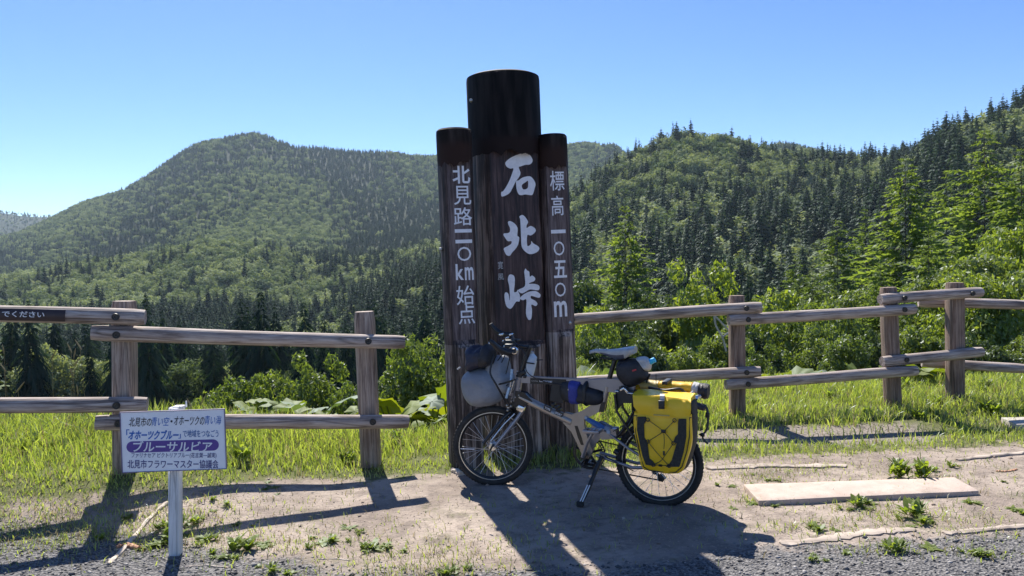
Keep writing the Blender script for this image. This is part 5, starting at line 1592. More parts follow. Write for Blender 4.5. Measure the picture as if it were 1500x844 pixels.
ground_timber('reddish twig lying on the dirt at the right beyond the slab', [(1459, 691), (1475, 691), (1490, 688)], .02, .01, M['bark_chip'], 'dry_twig', 'twig')
ground_timber('crumbly pale wood piece beside the front wheel at the grass edge', [(662, 690), (668, 692), (676, 697)], .05, .03, M['stick'], 'wood_piece', 'wood')
ground_timber('small dark clod of wood on the dirt above the slab', [(1311, 674), (1317, 674), (1323, 675)], .04, .022, M['timber'], 'wood_piece', 'wood')

# ------------------------------------------------------------------ weeds
def leaf_quads(mb, base, d, L, W, up, mi=0, nseg=3, droop=.5):
    """one leaf blade from base along d"""
    d = d.normalized(); s = d.cross(Vector((0, 0, 1)));
    s = s.normalized() if s.length > 1e-3 else Vector((1, 0, 0))
    V = []; 
    for i in range(nseg + 1):
        t = i / nseg
        c = base + d * L * t + Vector((0, 0, up * t - droop * L * t * t))
        w_ = W * math.sin(math.pi * min(1, (.12 + .88 * t))) * .5 + .0008
        V += [c - s * w_, c + s * w_]
    mb.add(V, [(2 * i, 2 * i + 1, 2 * i + 3, 2 * i + 2) for i in range(nseg)], mi)
def weed_mesh(seed, nl, L, W, up):
    rnd = random.Random(seed); mb = MB()
    for st in range(max(1, nl // 9)):
        o = Vector((rnd.uniform(-1, 1) * L * .6, rnd.uniform(-1, 1) * L * .6, 0)) if st else Vector((0, 0, 0))
        for i in range(9 if nl >= 9 else nl):
            a = rnd.uniform(0, 2 * math.pi); l = L * rnd.uniform(.5, 1.1)
            leaf_quads(mb, o + Vector((0, 0, rnd.uniform(0, up * .7))), Vector((math.cos(a), math.sin(a), .25)), l, W * rnd.uniform(.7, 1.3), up * rnd.uniform(.2, 1), droop=rnd.uniform(.1, .6))
    me = mesh('leaves', mb.v, mb.f)
    return me
WM = [weed_mesh(1, 27, .06, .018, .03), weed_mesh(2, 36, .05, .014, .05), weed_mesh(3, 18, .08, .02, .015), weed_mesh(4, 54, .06, .018, .07)]
WB = weed_mesh(9, 72, .07, .02, .09)
weeds = [(285, 768, 1.1, 1), (232, 800, 1.2, 0), (252, 792, 1.4, 3), (262, 770, 1.3, 1), (330, 818, 1.0, 0), (352, 806, 1.3, 3), (388, 797, 1.0, 2), (300, 792, 1.2, 0), (398, 838, 1.0, 1), (470, 797, 1.1, 2), (487, 795, 1.0, 1), (545, 806, 1.3, 2), (565, 803, 1.0, 0),
         (403, 715, .8, 2), (388, 718, .6, 0), (333, 741, .8, 1), (146, 791, .8, 1), (186, 760, .9, 0), (1100, 737, 1.0, 2), (1135, 742, .7, 0), (1256, 742, 1.0, 3), (1268, 738, .8, 1), (1338, 757, 1.5, 3), (1352, 768, 1.1, 1), (1200, 777, 1.2, 0),
         (1310, 808, 1.0, 3), (1366, 806, .9, 2), (1430, 812, 1.1, 0), (1392, 684, .9, 1), (1125, 704, .7, 0), (1192, 822, .7, 1), (1484, 745, .8, 2), (1420, 735, .9, 2), (512, 775, .7, 2), (660, 842, 1.0, 1), (345, 770, .8, 0), (1075, 712, .6, 2), (1240, 812, .6, 0), (1470, 706, .5, 0), (530, 780, .5, 1)]
wlist = []; NW = len(weeds)
for (px, py, s, k) in list(weeds):
    for q in range(random.choice((1, 2, 3))): weeds.append((px + random.uniform(-26, 26), py + random.uniform(-9, 9), s * random.uniform(.35, .65), random.randrange(4)))
for wi, (px, py, s, k) in enumerate(weeds):
    py = min(py, 842)
    p = on_ground(px, py)
    o = bpy.data.objects.new('weed', WM[k]); COL.objects.link(o)
    if not WM[k].materials: WM[k].materials.append(M['weed'])
    o.location = p; o.rotation_euler = (0, 0, random.uniform(0, 6.3)); s *= .82; o.scale = (s, s, s * .7); wlist += [(px, o)] if wi < NW else []
    if wi < NW: tag(o, 'small green weed sprouting from the bare ground in front', 'weed', 'low weeds on the bare ground')
    else: tag(o, 'tiny weed seedling beside a larger weed on the bare ground', 'weed', 'tiny weed seedlings on the bare ground')
WB.materials.append(M['shrub_bright'])
for (px, py, s, lb) in [(1320, 699, 1.0, 'bright yellow-green weed tuft behind the long slab, left one of two'), (1347, 699, .95, 'bright yellow-green weed tuft behind the long slab, right one of two')]:
    o = bpy.data.objects.new('weed', WB); COL.objects.link(o); o.location = on_ground(px, py); o.scale = (s, s, s); o.rotation_euler = (0, 0, px)
    tag(o, lb, 'weed')
glist = []
def colx(X, Y): return 750 + FPX * X / Y
# clumps of leafy verge plants among the grass
for k in range(60):
    X_ = random.uniform(-4.5, 6.5); Y_ = float(np.interp(X_, *GT)) + random.uniform(.2, 2.3)
    if abs(X_ - 2.15) < 1.2 and abs(Y_ - 5.8) < .35: continue
    o = bpy.data.objects.new('weed', WM[3 if k % 2 else 1]); COL.objects.link(o)
    s = random.uniform(.8, 1.3); o.location = (X_, Y_, gz(X_, Y_)); o.scale = (s, s, s * 1.2); glist.append((colx(X_, Y_), o)); o.rotation_euler = (0, 0, random.uniform(0, 6))
    tag(o, 'leafy green weed clump growing among the verge grass near the fences', 'weed', 'leafy clumps in the verge grass')

# ------------------------------------------------------------------ large round-leaved plants behind the fences
REFS = [(-400, 'the left picture edge'), (182, 'the double left fence post'), (540, 'the single left fence post'), (750, 'the monument'), (915, 'the lone fir'), (1079, 'the first right fence post'), (1304, 'the second right fence post'), (1399, 'the corner fence post'), (1500, 'the right picture edge'), (2500, '')]
FREFS = [(-400, 'the left picture edge'), (256, 'the white post of the notice board'), (545, 'the single left fence post'), (722, 'the front wheel'), (965, 'the rear wheel'), (1260, 'the middle of the long slab'), (1500, 'the right picture edge'), (2500, '')]
ORD = ['first', 'second', 'third', 'fourth', 'fifth', 'sixth', 'seventh', 'eighth', 'ninth', 'tenth', 'eleventh', 'twelfth', 'thirteenth', 'fourteenth', 'fifteenth', 'sixteenth', 'seventeenth', 'eighteenth', 'nineteenth', 'twentieth']
ORD += ['twenty-' + q for q in ORD[:9]] + ['thirtieth'] + ['thirty-' + q for q in ORD[:9]]
def relabel(items, noun, refs=REFS):
    """items: (px, object); every one gets its place between two landmarks"""
    by = {}
    for px, o in items:
        k = max(i for i, r_ in enumerate(refs) if r_[0] <= px); by.setdefault(k, []).append((px, o))
    for k, L in by.items():
        L.sort(key=lambda q: q[0])
        for i, (px, o) in enumerate(L):
            a, b = refs[k][1], refs[k + 1][1] if k + 1 < len(refs) else ''
            n_ = noun(o) if callable(noun) else noun
            if not b: o['label'] = '%s beyond %s, %s from the left' % (n_, a, ORD[i])
            elif len(L) == 1: o['label'] = '%s, the only one between %s and %s' % (n_, a, b)
            else: o['label'] = '%s, %s from the left between %s and %s' % (n_, ORD[i], a, b)
            if len(o['label'].split()) > 16 : o['label'] = '%s, %s rightwards of %s' % (n_, ORD[i], a)
WREG = []; BREG = []; SREG = []; TREG = []
def bur_leaf(seed):
    rnd = random.Random(seed); mb = MB(); n = 22; rings = 4; V = [(0, 0, 0)]; F = []
    for j in range(1, rings + 1):
        for k in range(n):
            q = -math.pi + 2 * math.pi * (k + .5) / n
            notch = 1 - .8 * math.exp(-((abs(q) - math.pi) / .28) ** 2)
            r_ = j / rings * (1 + .05 * math.sin(q * 7 + seed) + .04 * math.sin(q * 13)) * notch
            z = .10 * (j / rings) ** 2 * math.cos(q * 2 + seed) + .07 * (j / rings) * math.sin(q * 7 + seed) - .14 * (j / rings) ** 2
            V.append((r_ * math.cos(q), r_ * math.sin(q), z))
    for k in range(n): F.append((0, 1 + k, 1 + (k + 1) % n))
    for j in range(rings - 1):
        for k in range(n):
            k2 = (k + 1) % n; F.append((1 + j * n + k, 1 + (j + 1) * n + k, 1 + (j + 1) * n + k2, 1 + j * n + k2))
    return mesh('leaf', V, F)
BL = {}
for k in range(4):
    for mname in ('butterbur', 'butterbur_pale'):
        me = bur_leaf(k); me.materials.append(M[mname]); me.polygons.foreach_set('use_smooth', [True] * len(me.polygons)); BL[(k, mname)] = me
bur = []
for (px, py, Yq, s) in [(395, 598, 7.6, .23), (440, 597, 7.8, .2), (490, 592, 7.7, .2), (525, 590, 7.9, .18), (590, 582, 7.2, .26), (628, 580, 7.4, .24), (350, 604, 7.8, .18), (665, 590, 7.6, .22), (640, 596, 7.0, .17), (560, 596, 7.0, .15),
                        (855, 560, 8.0, .26), (880, 553, 8.2, .22), (905, 575, 8.2, .2), (930, 578, 8.3, .2), (1055, 572, 8.4, .2), (1100, 573, 8.3, .2), (1130, 580, 8.1, .2), (1165, 576, 8.2, .22), (1195, 580, 8.2, .2), (1225, 574, 8.3, .2), (1255, 578, 8.2, .2), (1285, 572, 8.4, .2), (1340, 566, 8.0, .24), (1365, 576, 8.2, .22), (1385, 560, 8.4, .2), (1425, 572, 8.6, .18), (1470, 575, 8.6, .18), (1495, 566, 8.3, .2), (820, 565, 8.2, .24), (380, 590, 7.0, .15), (420, 588, 7.1, .15)]:
    c = at(px, py, Yq); g = gz(c.x, c.y)
    c.z = max(c.z, g + .12)
    t = thing('butterbur_plant', 'low plant with big round yellow-green leaves beyond the fence line', 'plant', (c.x, c.y, g), (0, 0, 0), 'round-leaved plants beyond the fences'); BREG.append((px, t))
    nl = random.randint(4, 6)
    for i in range(nl):
        a = random.uniform(0, 6.28); rr = random.uniform(.3, 1) * s * 1.1
        lp = Vector((rr * math.cos(a), rr * math.sin(a), (c.z - g) * random.uniform(.55, 1.1)))
        mn = 'butterbur_pale' if random.random() < .35 else 'butterbur'
        o = bpy.data.objects.new('leaf', BL[(random.randrange(4), mn)]); COL.objects.link(o); o.parent = t
        o.location = lp; sc = s * random.uniform(.6, 1.05); o.scale = (sc, sc, sc)
        o.rotation_euler = (random.uniform(-.7, .7), random.uniform(-.5, .5), random.uniform(0, 6.28))
        mb = MB(); mb.tube([(rr * .2 * math.cos(a), rr * .2 * math.sin(a), -.02), lp * .6 + Vector((0, 0, .02)), lp], .008, 5)
        mb.build('stem', M['weed'], t)

# ------------------------------------------------------------------ leafy crowns
def crown_arrays(seed, lobes, nleaf, size, flat=.8, jit=.55, base=.6):
    """lobes: (x,y,z,r) list in unit space; returns V,F (diamond leaves, two triangles as one quad)"""
    r_ = np.random.default_rng(seed)
    L = np.array(lobes); wts = L[:, 3] ** 2; wts /= wts.sum()
    idx = r_.choice(len(L), nleaf, p=wts)
    d = r_.normal(size=(nleaf, 3)); d /= np.linalg.norm(d, axis=1)[:, None]
    rad = L[idx, 3] * (.55 + .5 * r_.uniform(0, 1, nleaf) ** .45)
    rad *= 1 + .18 * np.sin(d[:, 0] * 7 + idx) * np.cos(d[:, 2] * 6 + idx * 2)
    Pn = L[idx, :3] + d * rad[:, None] * np.array([1, 1, flat])
    nrm = d * base + r_.normal(size=(nleaf, 3)) * jit + np.array([0, 0, .35]); nrm /= np.linalg.norm(nrm, axis=1)[:, None]
    t = np.cross(nrm, r_.normal(size=(nleaf, 3))); t /= np.linalg.norm(t, axis=1)[:, None]
    b = np.cross(nrm, t)
    s = size * r_.uniform(.6, 1.35, nleaf)[:, None]
    V = np.stack([Pn - t * s, Pn - b * s * .42, Pn + t * s + nrm * s * .15, Pn + b * s * .42], 1).reshape(-1, 3)
    F = np.arange(nleaf * 4).reshape(-1, 4)
    return V, F

def lobes_for(seed, kind):
    rnd = random.Random(seed); out = []
    if kind == 'shrub':
        for i in range(26):
            a = rnd.uniform(0, 6.28); r_ = rnd.uniform(0, .38); z = rnd.uniform(.1, .85)
            r_ *= (1.15 - z * .75)
            out.append((r_ * math.cos(a), r_ * math.sin(a), z, rnd.uniform(.09, .17)))
        for i in range(34):
            a = rnd.uniform(0, 6.28); z = rnd.uniform(.35, .97); r_ = rnd.uniform(.2, .5) * (1.2 - z * .8)
            out.append((r_ * math.cos(a), r_ * math.sin(a), z, rnd.uniform(.03, .07)))
    else:
        for i in range(24):
            a = rnd.uniform(0, 6.28); z = rnd.uniform(.32, .9); r_ = rnd.uniform(.05, .36) * math.sin(math.pi * min(1, (z - .15) / .85)) ** .6
            out.append((r_ * math.cos(a), r_ * math.sin(a), z, rnd.uniform(.08, .16)))
        out.append((0, 0, .62, .24))
        for i in range(26):
            a = rnd.uniform(0, 6.28); z = rnd.uniform(.3, .97); r_ = rnd.uniform(.15, .45) * math.sin(math.pi * min(1, (z - .1) / .9)) ** .5
            out.append((r_ * math.cos(a), r_ * math.sin(a), z, rnd.uniform(.03, .07)))
    return out
def crown_mesh(seed, kind, nleaf, size, mat):
    V, F = crown_arrays(seed, lobes_for(seed, kind), nleaf, size)
    me = fast_mesh('foliage', V, F); me.materials.append(mat)
    return me
def stems_mesh(seed, kind):
    rnd = random.Random(seed); mb = MB(); lb = lobes_for(seed, kind)
    if kind == 'tree':
        mb.tube([(0, 0, -.03), (.01, 0, .3), (0, .01, .6), (0, 0, .85)], [.024, .019, .012, .004], 8)
    for (x, y, z, r_) in lb[:16]:
        o = Vector((x * .1, y * .1, -.02)) if kind == 'shrub' else Vector((0, 0, z * .55))
        mb.tube([o, Vector((x * .5, y * .5, z * .6 if kind == 'shrub' else z * .8)), Vector((x, y, z))], [.009, .006, .003], 5)
    me = mesh('stems' if kind == 'shrub' else 'trunk', mb.v, mb.f); me.materials.append(M['bark'])
    return me
SH = {}
def shrub_set(kind, mname, k, size, nleaf):
    key = (kind, mname, k, size)
    if key not in SH: SH[key] = (crown_mesh(k * 7 + len(mname), kind, nleaf, size, M[mname]), stems_mesh(k * 7 + len(mname), kind))
    return SH[key]
def plant_tree(name, label, cat, group, px, toppy, r_, wpx, meshes, names=('foliage', 'stems'), ratio=1.0):
    d = ray(px, toppy); k = r_ / d.y
    top = CAM + d * k; g = gz(top.x, top.y)
    H = max(.5, top.z - g); W_ = max(wpx * r_ / FPX, H * .62)
    t = thing(name, label, cat, (top.x, top.y, g), (0, 0, random.uniform(0, 6.28)), group)
    for me, nm in zip(meshes, names):
        o = bpy.data.objects.new(nm, me); COL.objects.link(o); o.parent = t; o.scale = (W_ / ratio, W_ / ratio, H)
    (SREG if cat == 'shrub' else TREG).append((px, t)); t['_m'] = meshes[0].materials[0].name
    return t
GRP_L, GRP_R = 'light green shrubs in the hollow behind the left fence', 'shrubs crowding behind the right fence'
i = 0
for (px, tp, r_, wp, m_) in [(350, 548, 15, 100, 'shrub'), (405, 540, 14, 90, 'shrub'), (465, 523, 13, 115, 'shrub'), (520, 556, 12, 80, 'shrub'), (612, 487, 10.5, 110, 'shrub'), (665, 498, 11, 110, 'shrub'), (578, 530, 13, 70, 'shrub_dark'), (318, 568, 16, 70, 'shrub'), (285, 590, 15, 60, 'shrub_dark')]:
    plant_tree('shrub', 'light green leafy shrub in the hollow behind the left fence', 'shrub', GRP_L, px, tp, r_, wp, shrub_set('shrub', m_, i % 3, .019, 15000), ratio=.95); i += 1
for (px, tp, r_, wp, m_) in [(850, 443, 17, 75, 'shrub_bright'), (880, 478, 14, 120, 'shrub_dark'), (950, 484, 13, 120, 'shrub_dark'), (1010, 505, 12, 110, 'shrub'), (1032, 387, 24, 80, 'shrub_bright'), (985, 425, 26, 95, 'shrub_dark'), (1060, 476, 15, 90, 'shrub'), (905, 440, 25, 120, 'shrub_dark'),
                             (1112, 505, 12, 90, 'shrub'), (1150, 418, 22, 95, 'shrub_bright'), (1115, 455, 20, 80, 'shrub_dark'), (1190, 478, 13, 120, 'shrub'), (1240, 488, 12, 120, 'shrub'), (1210, 440, 20, 110, 'shrub'), (1290, 482, 13, 110, 'shrub_dark'), (1345, 474, 13, 120, 'shrub'), (1400, 482, 12, 110, 'shrub_dark'),
                             (1460, 500, 12, 120, 'shrub_dark'), (1510, 478, 12, 110, 'shrub'), (860, 520, 11, 80, 'shrub'), (1590, 470, 13, 160, 'shrub'), (820, 480, 16, 90, 'shrub'), (930, 530, 10.5, 90, 'shrub_dark'), (1070, 530, 10.5, 80, 'shrub')]:
    plant_tree('shrub', 'leafy green shrub in the thicket behind the right fence', 'shrub', GRP_R, px, tp, r_, wp, shrub_set('shrub', m_, i % 3, .019, 15000), ratio=.95); i += 1
for (px, tp, r_, wp, m_) in [(1410, 372, 32, 100, 'shrub'), (1480, 325, 36, 130, 'shrub_bright'), (1350, 430, 27, 100, 'shrub'), (1440, 395, 24, 120, 'shrub_bright'), (1505, 385, 26, 120, 'shrub'), (1275, 425, 38, 100, 'shrub'), (1190, 405, 48, 90, 'shrub_dark'), (1230, 425, 32, 100, 'shrub'), (1580, 300, 40, 160, 'shrub'), (960, 420, 45, 90, 'shrub_dark'), (845, 415, 40, 90, 'shrub_dark'), (1090, 440, 40, 90, 'shrub_dark')]:
    plant_tree('broadleaf_tree', 'bushy light green broadleaf tree on the slope beyond the right fence', 'tree', 'young broadleaf trees on the near right slope', px, tp, r_, wp, shrub_set('tree', m_, i % 3, .016, 17000), ('crown', 'trunk'), ratio=.85); i += 1
def sh_noun(o):
    c = {'dark_shrub_leaves': 'dark leafy shrub', 'bright_shrub_leaves': 'bright yellow-green shrub'}.get(o['_m'], 'green leafy shrub'); del o['_m']; return c
relabel(SREG, sh_noun)
relabel(BREG, 'low plant with large round leaves')
relabel(glist, 'leafy weed clump in the verge grass')
relabel(wlist, 'small weed on bare ground', FREFS)
TREG.sort(key=lambda q: q[0])
for k, (px, t) in enumerate(TREG):
    del t['_m']; t['label'] = 'bushy broadleaf tree on the near right slope, %s from the left in its row' % ORD[k]
# pale dead branch in the thicket
mb = MB()
for pts in ([(1035, 452), (1046, 462), (1060, 476), (1068, 484)], [(1046, 462), (1049, 478), (1058, 494), (1064, 515)], [(1058, 494), (1068, 487)]):
    mb.tube(catmull([at(x, y, 11.0) for x, y in pts], 4), .014, 6)
o = mb.build('dead_branch', M['dead_wood']); tag(o, 'bare pale forked dead branch in the thicket left of the first right fence post', 'branch')

# conifers with open whorled branches
def conifer_arrays(seed, whorls, nb, twigs, width, droop=.18, low=.08, hang=.35, tw=.045, jz=0):
    rnd = random.Random(seed); V = []; F = []
    for wv in range(whorls):
        t = (wv + rnd.uniform(-.3, .3)) / whorls; z = low + (1 - low) * max(0, min(.995, t))
        Rw = width * ((1 - t) ** .8 * .96 + .03) * rnd.uniform(.75, 1.12)
        for b in range(nb):
            a = rnd.uniform(0, 6.28); l = Rw * rnd.uniform(.55, 1.1)
            dx, dy = math.cos(a), math.sin(a); sx, sy = -dy, dx
            up = (rnd.uniform(-.02, .12) if t > .6 else rnd.uniform(-.10, .06)) + (rnd.uniform(-.06, .08) if jz else 0)
            for k in range(twigs):
                u0 = .15 + .85 * k / twigs; u1 = u0 + .9 / twigs + .06
                zz0 = z + up * l * u0 - droop * l * u0 * u0; zz1 = z + up * l * u1 - droop * l * u1 * u1
                wl = l * (tw / .045) * .30 * (1.12 - u0) * rnd.uniform(.7, 1.3) + .004
                hg = hang * wl
                for s in (-1, 1):
                    i0 = len(V)
                    tipx, tipy = dx * l * (u1 + .04) + s * sx * wl, dy * l * (u1 + .04) + s * sy * wl
                    V.append((dx * l * u0, dy * l * u0, zz0)); V.append((dx * l * u1, dy * l * u1, zz1)); V.append((tipx, tipy, zz1 - hg * (rnd.uniform(.4, 1.2) if jz == 0 else rnd.uniform(-jz, jz + .5))))
                    F.append((i0, i0 + 1, i0 + 2))
    return V, F
def conifer_mesh(seed, whorls, nb, twigs, width, mat, **kw):
    V, F = conifer_arrays(seed, whorls, nb, twigs, width, **kw)
    me = fast_mesh('crown', V, F); me.materials.append(mat); return me
def ctrunk(seed, width, nbr=60):
    rnd = random.Random(seed); mb = MB()
    mb.tube([(0, 0, -.03), (0, 0, .4), (0, 0, .98)], [.013, .009, .0015], 7)
    for k in range(nbr):
        t = rnd.uniform(.08, .9); a = rnd.uniform(0, 6.28); l = width * (1 - t) ** .8 * rnd.uniform(.4, .8)
        mb.tube([(0, 0, t), (math.cos(a) * l, math.sin(a) * l, t - .05 * l)], [.003, .001], 3, cap=False)
    me = mesh('trunk', mb.v, mb.f); me.materials.append(M['bark']); return me
NC = [(conifer_mesh(s, 40, 9, 13, 1.0, M['conifer_near'], tw=.017, droop=.06, hang=.35, low=.06, jz=1.1), ctrunk(s, 1.0)) for s in (11, 12, 13)]
i = 0
for (px, tp, r_, wp, lb) in [(915, 294, 58, 120, 'tall light green fir standing alone just right of the monument'), (1326, 226, 52, 150, 'tall open-branched conifer with visible trunk above the right fence corner'),
                             (1226, 318, 62, 110, 'shorter open conifer left of the tall one above the right fence'), (1442, 182, 62, 150, 'high conifer before the dark ridge near the right picture edge'),
                             (1496, 212, 50, 140, 'light conifer cut by the right edge of the picture'), (1386, 246, 78, 110, 'conifer partly hidden between the two tall ones at right'),
                             (1268, 300, 92, 90, 'mid-green conifer on the slope beyond the shorter open conifer'), (868, 398, 66, 90, 'low fir close behind the right side of the monument'), (1165, 372, 74, 80, 'small conifer at the foot of the right slope'), (1360, 330, 34, 120, 'small light conifer before the corner fence posts at right'), (1290, 380, 30, 100, 'smallest light conifer just left of the second right fence post'), (1190, 395, 40, 90, 'light conifer in the thicket between the first and second right fence posts'), (1600, 190, 60, 150, 'conifer standing just outside the right picture edge')]:
    d = ray(px, tp); top = CAM + d * (r_ / d.y); g = gz(top.x, top.y)
    t = thing('conifer_tree', lb, 'tree', (top.x, top.y, g), (0, 0, random.uniform(0, 6)))
    for me, nm in zip(NC[i % 3], ('crown', 'trunk')):
        o = bpy.data.objects.new(nm, me); COL.objects.link(o); o.parent = t
        W_ = wp * r_ / FPX / 2 * 1.85; o.scale = (W_, W_, top.z - g)
    i += 1

# ------------------------------------------------------------------ forests on the hillsides
def small_conifer(seed, width):
    V, F = conifer_arrays(seed, 20, 8, 2, width, droop=.45, low=.0, tw=.075, hang=.8)
    n = len(V); V = list(V); F = list(F)
    mb = MB(); mb.tube([(0, 0, -.05), (0, 0, .9)], [.012, .003], 4, cap=False)
    tri = [(f[0], f[1], f[2]) for f in mb.f] + [(f[0], f[2], f[3]) for f in mb.f]
    # dense inner core of needles so that the crown is not see-through
    rnd = random.Random(seed)
    V += mb.v; F += [tuple(q + n for q in f) for f in tri]; mi = [0] * (len(F) - len(tri)) + [1] * len(tri)
    for k in range(90):
        t = rnd.uniform(.06, .92); r_ = width * (1 - t) * .5; a = rnd.uniform(0, 6.28); b = len(V)
        c = Vector((math.cos(a) * r_ * rnd.random(), math.sin(a) * r_ * rnd.random(), t))
        for j in range(3): V.append(tuple(c + Vector((rnd.uniform(-1, 1) * r_, rnd.uniform(-1, 1) * r_, rnd.uniform(-.04, .04)))))
        F.append((b, b + 1, b + 2)); mi.append(0)
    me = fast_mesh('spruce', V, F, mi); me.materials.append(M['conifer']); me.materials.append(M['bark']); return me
def small_broad(seed):
    rnd = random.Random(seed); lb = [(0, 0, .45, .34), (.08, .05, .62, .26), (-.1, -.04, .55, .26), (0, .08, .3, .30), (.1, -.08, .35, .28)]
    for k in range(20):
        a = rnd.uniform(0, 6.28); z = rnd.uniform(.25, .92); r_ = .38 * math.sin(math.pi * min(1, max(.05, (z - .02) / .98))) ** .6
        lb.append((r_ * math.cos(a), r_ * math.sin(a), z, rnd.uniform(.08, .15)))
    V, F = crown_arrays(seed, lb, 1000, .06, .9, jit=.28, base=1.0)
    V = V.tolist(); F = F.tolist(); n = len(V)
    mb = MB(); mb.tube([(0, 0, -.05), (0, 0, .6)], [.02, .01], 4, cap=False)
    F += [[q + n for q in f] for f in mb.f]; V += mb.v
    me = fast_mesh('broad', V, F, [0] * (len(F) - len(mb.f)) + [1] * len(mb.f)); me.materials.append(M['broad']); me.materials.append(M['bark']); return me
CON = [small_conifer(s, w_) for s, w_ in ((21, .19), (22, .22), (23, .17), (24, .25))]
BRO = [small_broad(s) for s in (31, 32, 33, 34)]

FB = [(crown_mesh(s_, 'tree', 6000, .026, M['broad']), stems_mesh(s_, 'tree')) for s_ in (61, 62, 63)]
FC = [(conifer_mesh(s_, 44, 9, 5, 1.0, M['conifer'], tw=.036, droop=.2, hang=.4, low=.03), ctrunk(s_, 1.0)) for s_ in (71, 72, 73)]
fr_rng = random.Random(99)
cand = []
def colx(X, Y): return 750 + FPX * X / Y
zone = [(110, 180, 6), (180, 320, 5.5), (320, 560, 6.0), (560, 950, 8.2), (950, 1300, 9.5), (1300, 2150, 9.8), (2900, 3700, 30)]
for (ra, rb, sp) in zone:
    y = ra
    while y < rb:
        x = -y * .95
        while x < y * .95:
            X_, Y_ = x + fr_rng.uniform(-.5, .5) * sp, y + fr_rng.uniform(-.5, .5) * sp
            cand.append((X_, Y_, sp)); x += sp
        y += sp
cand.sort(key=lambda c: c[1])
nbin = 760; mx = [-9.0] * nbin
forest = []
carr = np.array([(c[0], c[1]) for c in cand])
last = []
# horizon of bare ground seen so far in each column bin, sampled on a radial grid
radg = [20, 40, 60] + [80 * 1.035 ** k for k in range(112)]
binx = [750 + FPX * ((b + .5) / nbin * 2 - 1) * .97 for b in range(nbin)]
hz = np.full((len(radg), nbin), -9.0)
run = np.full(nbin, -9.0)
for ir, rg in enumerate(radg):
    for b in range(0, nbin, 4):
        t = (binx[b] - 750) / FPX
        zg = gz(t * rg, rg); run[b:b + 4] = np.maximum(run[b:b + 4], (zg - CAMZ) / rg)
    hz[ir] = run
lr = np.log(np.array(radg))
for (X_, Y_, sp) in cand:
    t = X_ / Y_; b = int((t / .97 + 1) / 2 * nbin)
    if b < 0 or b >= nbin: continue
    ir = int(np.searchsorted(lr, math.log(Y_ * .97))) - 1
    z = gz(X_, Y_)
    px = 750 + FPX * t; ypx = horizon_y(px) - (z - CAMZ) / Y_ * FPX
    n_ = mnoise.noise(Vector((X_ / (40 + Y_ * .10), Y_ / (40 + Y_ * .10), 7))) + .35 * mnoise.noise(Vector((X_ / 15, Y_ / 15, 17)))
    if px < 700:
        if Y_ < 560: pb = .10
        elif Y_ < 960: pb = .86 if px < 470 else .5
        else: pb = .34
    elif px < 1290:
        if Y_ < 420: pb = .22
        elif Y_ < 560: pb = .50
        else: pb = .62
        if px < 900 and Y_ > 300: pb = .6
        if Y_ > 1000: pb = .35
    else: pb = .12 if Y_ < 700 else .3
    broad = fr_rng.random() < min(.97, max(.02, pb + n_ * 1.2))
    if broad: H = fr_rng.uniform(6, 13.5)
    else: H = fr_rng.uniform(12, 21) * (1 if Y_ < 900 else .78)
    big = 1 + (.5 * sstep(640, 860, px) * sstep(200, 380, Y_) * (1 - .75 * sstep(430, 600, Y_)) + .12) * (1 if Y_ < 1000 else 0); H *= big
    if big > 1.3 and fr_rng.random() < .38: continue
    if (z + H * 1.15 - CAMZ) / Y_ + .004 < hz[max(ir, 0), b]: continue
    vis = (z + H - CAMZ) / Y_ > hz[max(ir, 0), b] + .002
    forest.append((X_, Y_, z, H, broad, px, vis and 0 < px < 1500))
near_c = [f for f in forest if not f[4] and f[6]]; near_b = [f for f in forest if f[4] and f[6]]
near_c.sort(key=lambda f: -f[3] / f[1]); near_b.sort(key=lambda f: -f[3] / f[1])
single = set(id(f) for f in near_c[:300]) | set(id(f) for f in near_b[:300])
def span(px):
    S_ = [(-400, 'the left edge'), (182, 'the left double post'), (540, 'the left single post'), (750, 'the monument'), (915, 'the lone fir'), (1079, 'the first right post'), (1304, 'the second right post'), (1399, 'the corner post'), (1600, 'the right edge')]
    k = max(i for i, r_ in enumerate(S_) if r_[0] <= px); return 'between %s and %s' % (S_[k][1], S_[k + 1][1])
proto = {}
for fi, f in enumerate(near_c[:300] + near_b[:300]):
    X_, Y_, z, H, broad, px, v = f
    left = px < 700
    k = fr_rng.randrange(4); me = (BRO if broad else CON)[k]
    if fi % 300 >= 292: k = fi % 4; me = (BRO if broad else CON)[k]
    elif Y_ < 240:
        t = thing('broadleaf_tree' if broad else 'spruce_tree', 'x', 'tree', (X_, Y_, z), (0, 0, fr_rng.uniform(0, 6)))
        if broad: tag(t, 'rounded pale forest tree ' + span(px), 'tree', 'rounded forest trees ' + span(px))
        else: tag(t, 'dark pointed forest spruce ' + span(px), 'tree', 'forest spruces ' + span(px))
        mss = FB[k % 3] if broad else FC[k % 3]; w_ = H * (fr_rng.uniform(.8, 1.0) if broad else fr_rng.uniform(.2, .26))
        for me, nm in zip(mss, ('crown', 'trunk')):
            o = bpy.data.objects.new(nm, me); COL.objects.link(o); o.parent = t; o.scale = (w_, w_, H)
        continue
    o = bpy.data.objects.new('broadleaf_tree' if broad else 'spruce_tree', me); COL.objects.link(o)
    o.location = (X_, Y_, z); w_ = H * (fr_rng.uniform(1.0, 1.35) if broad else fr_rng.uniform(1.0, 1.45)); o.scale = (w_, w_, H); o.rotation_euler = (0, 0, fr_rng.uniform(0, 6.28))
    if broad:
        tag(o, 'rounded pale forest tree ' + span(px), 'tree', 'rounded forest trees ' + span(px))
    else:
        tag(o, 'dark pointed forest spruce ' + span(px), 'tree', 'forest spruces ' + span(px))
    proto[(broad, k)] = o

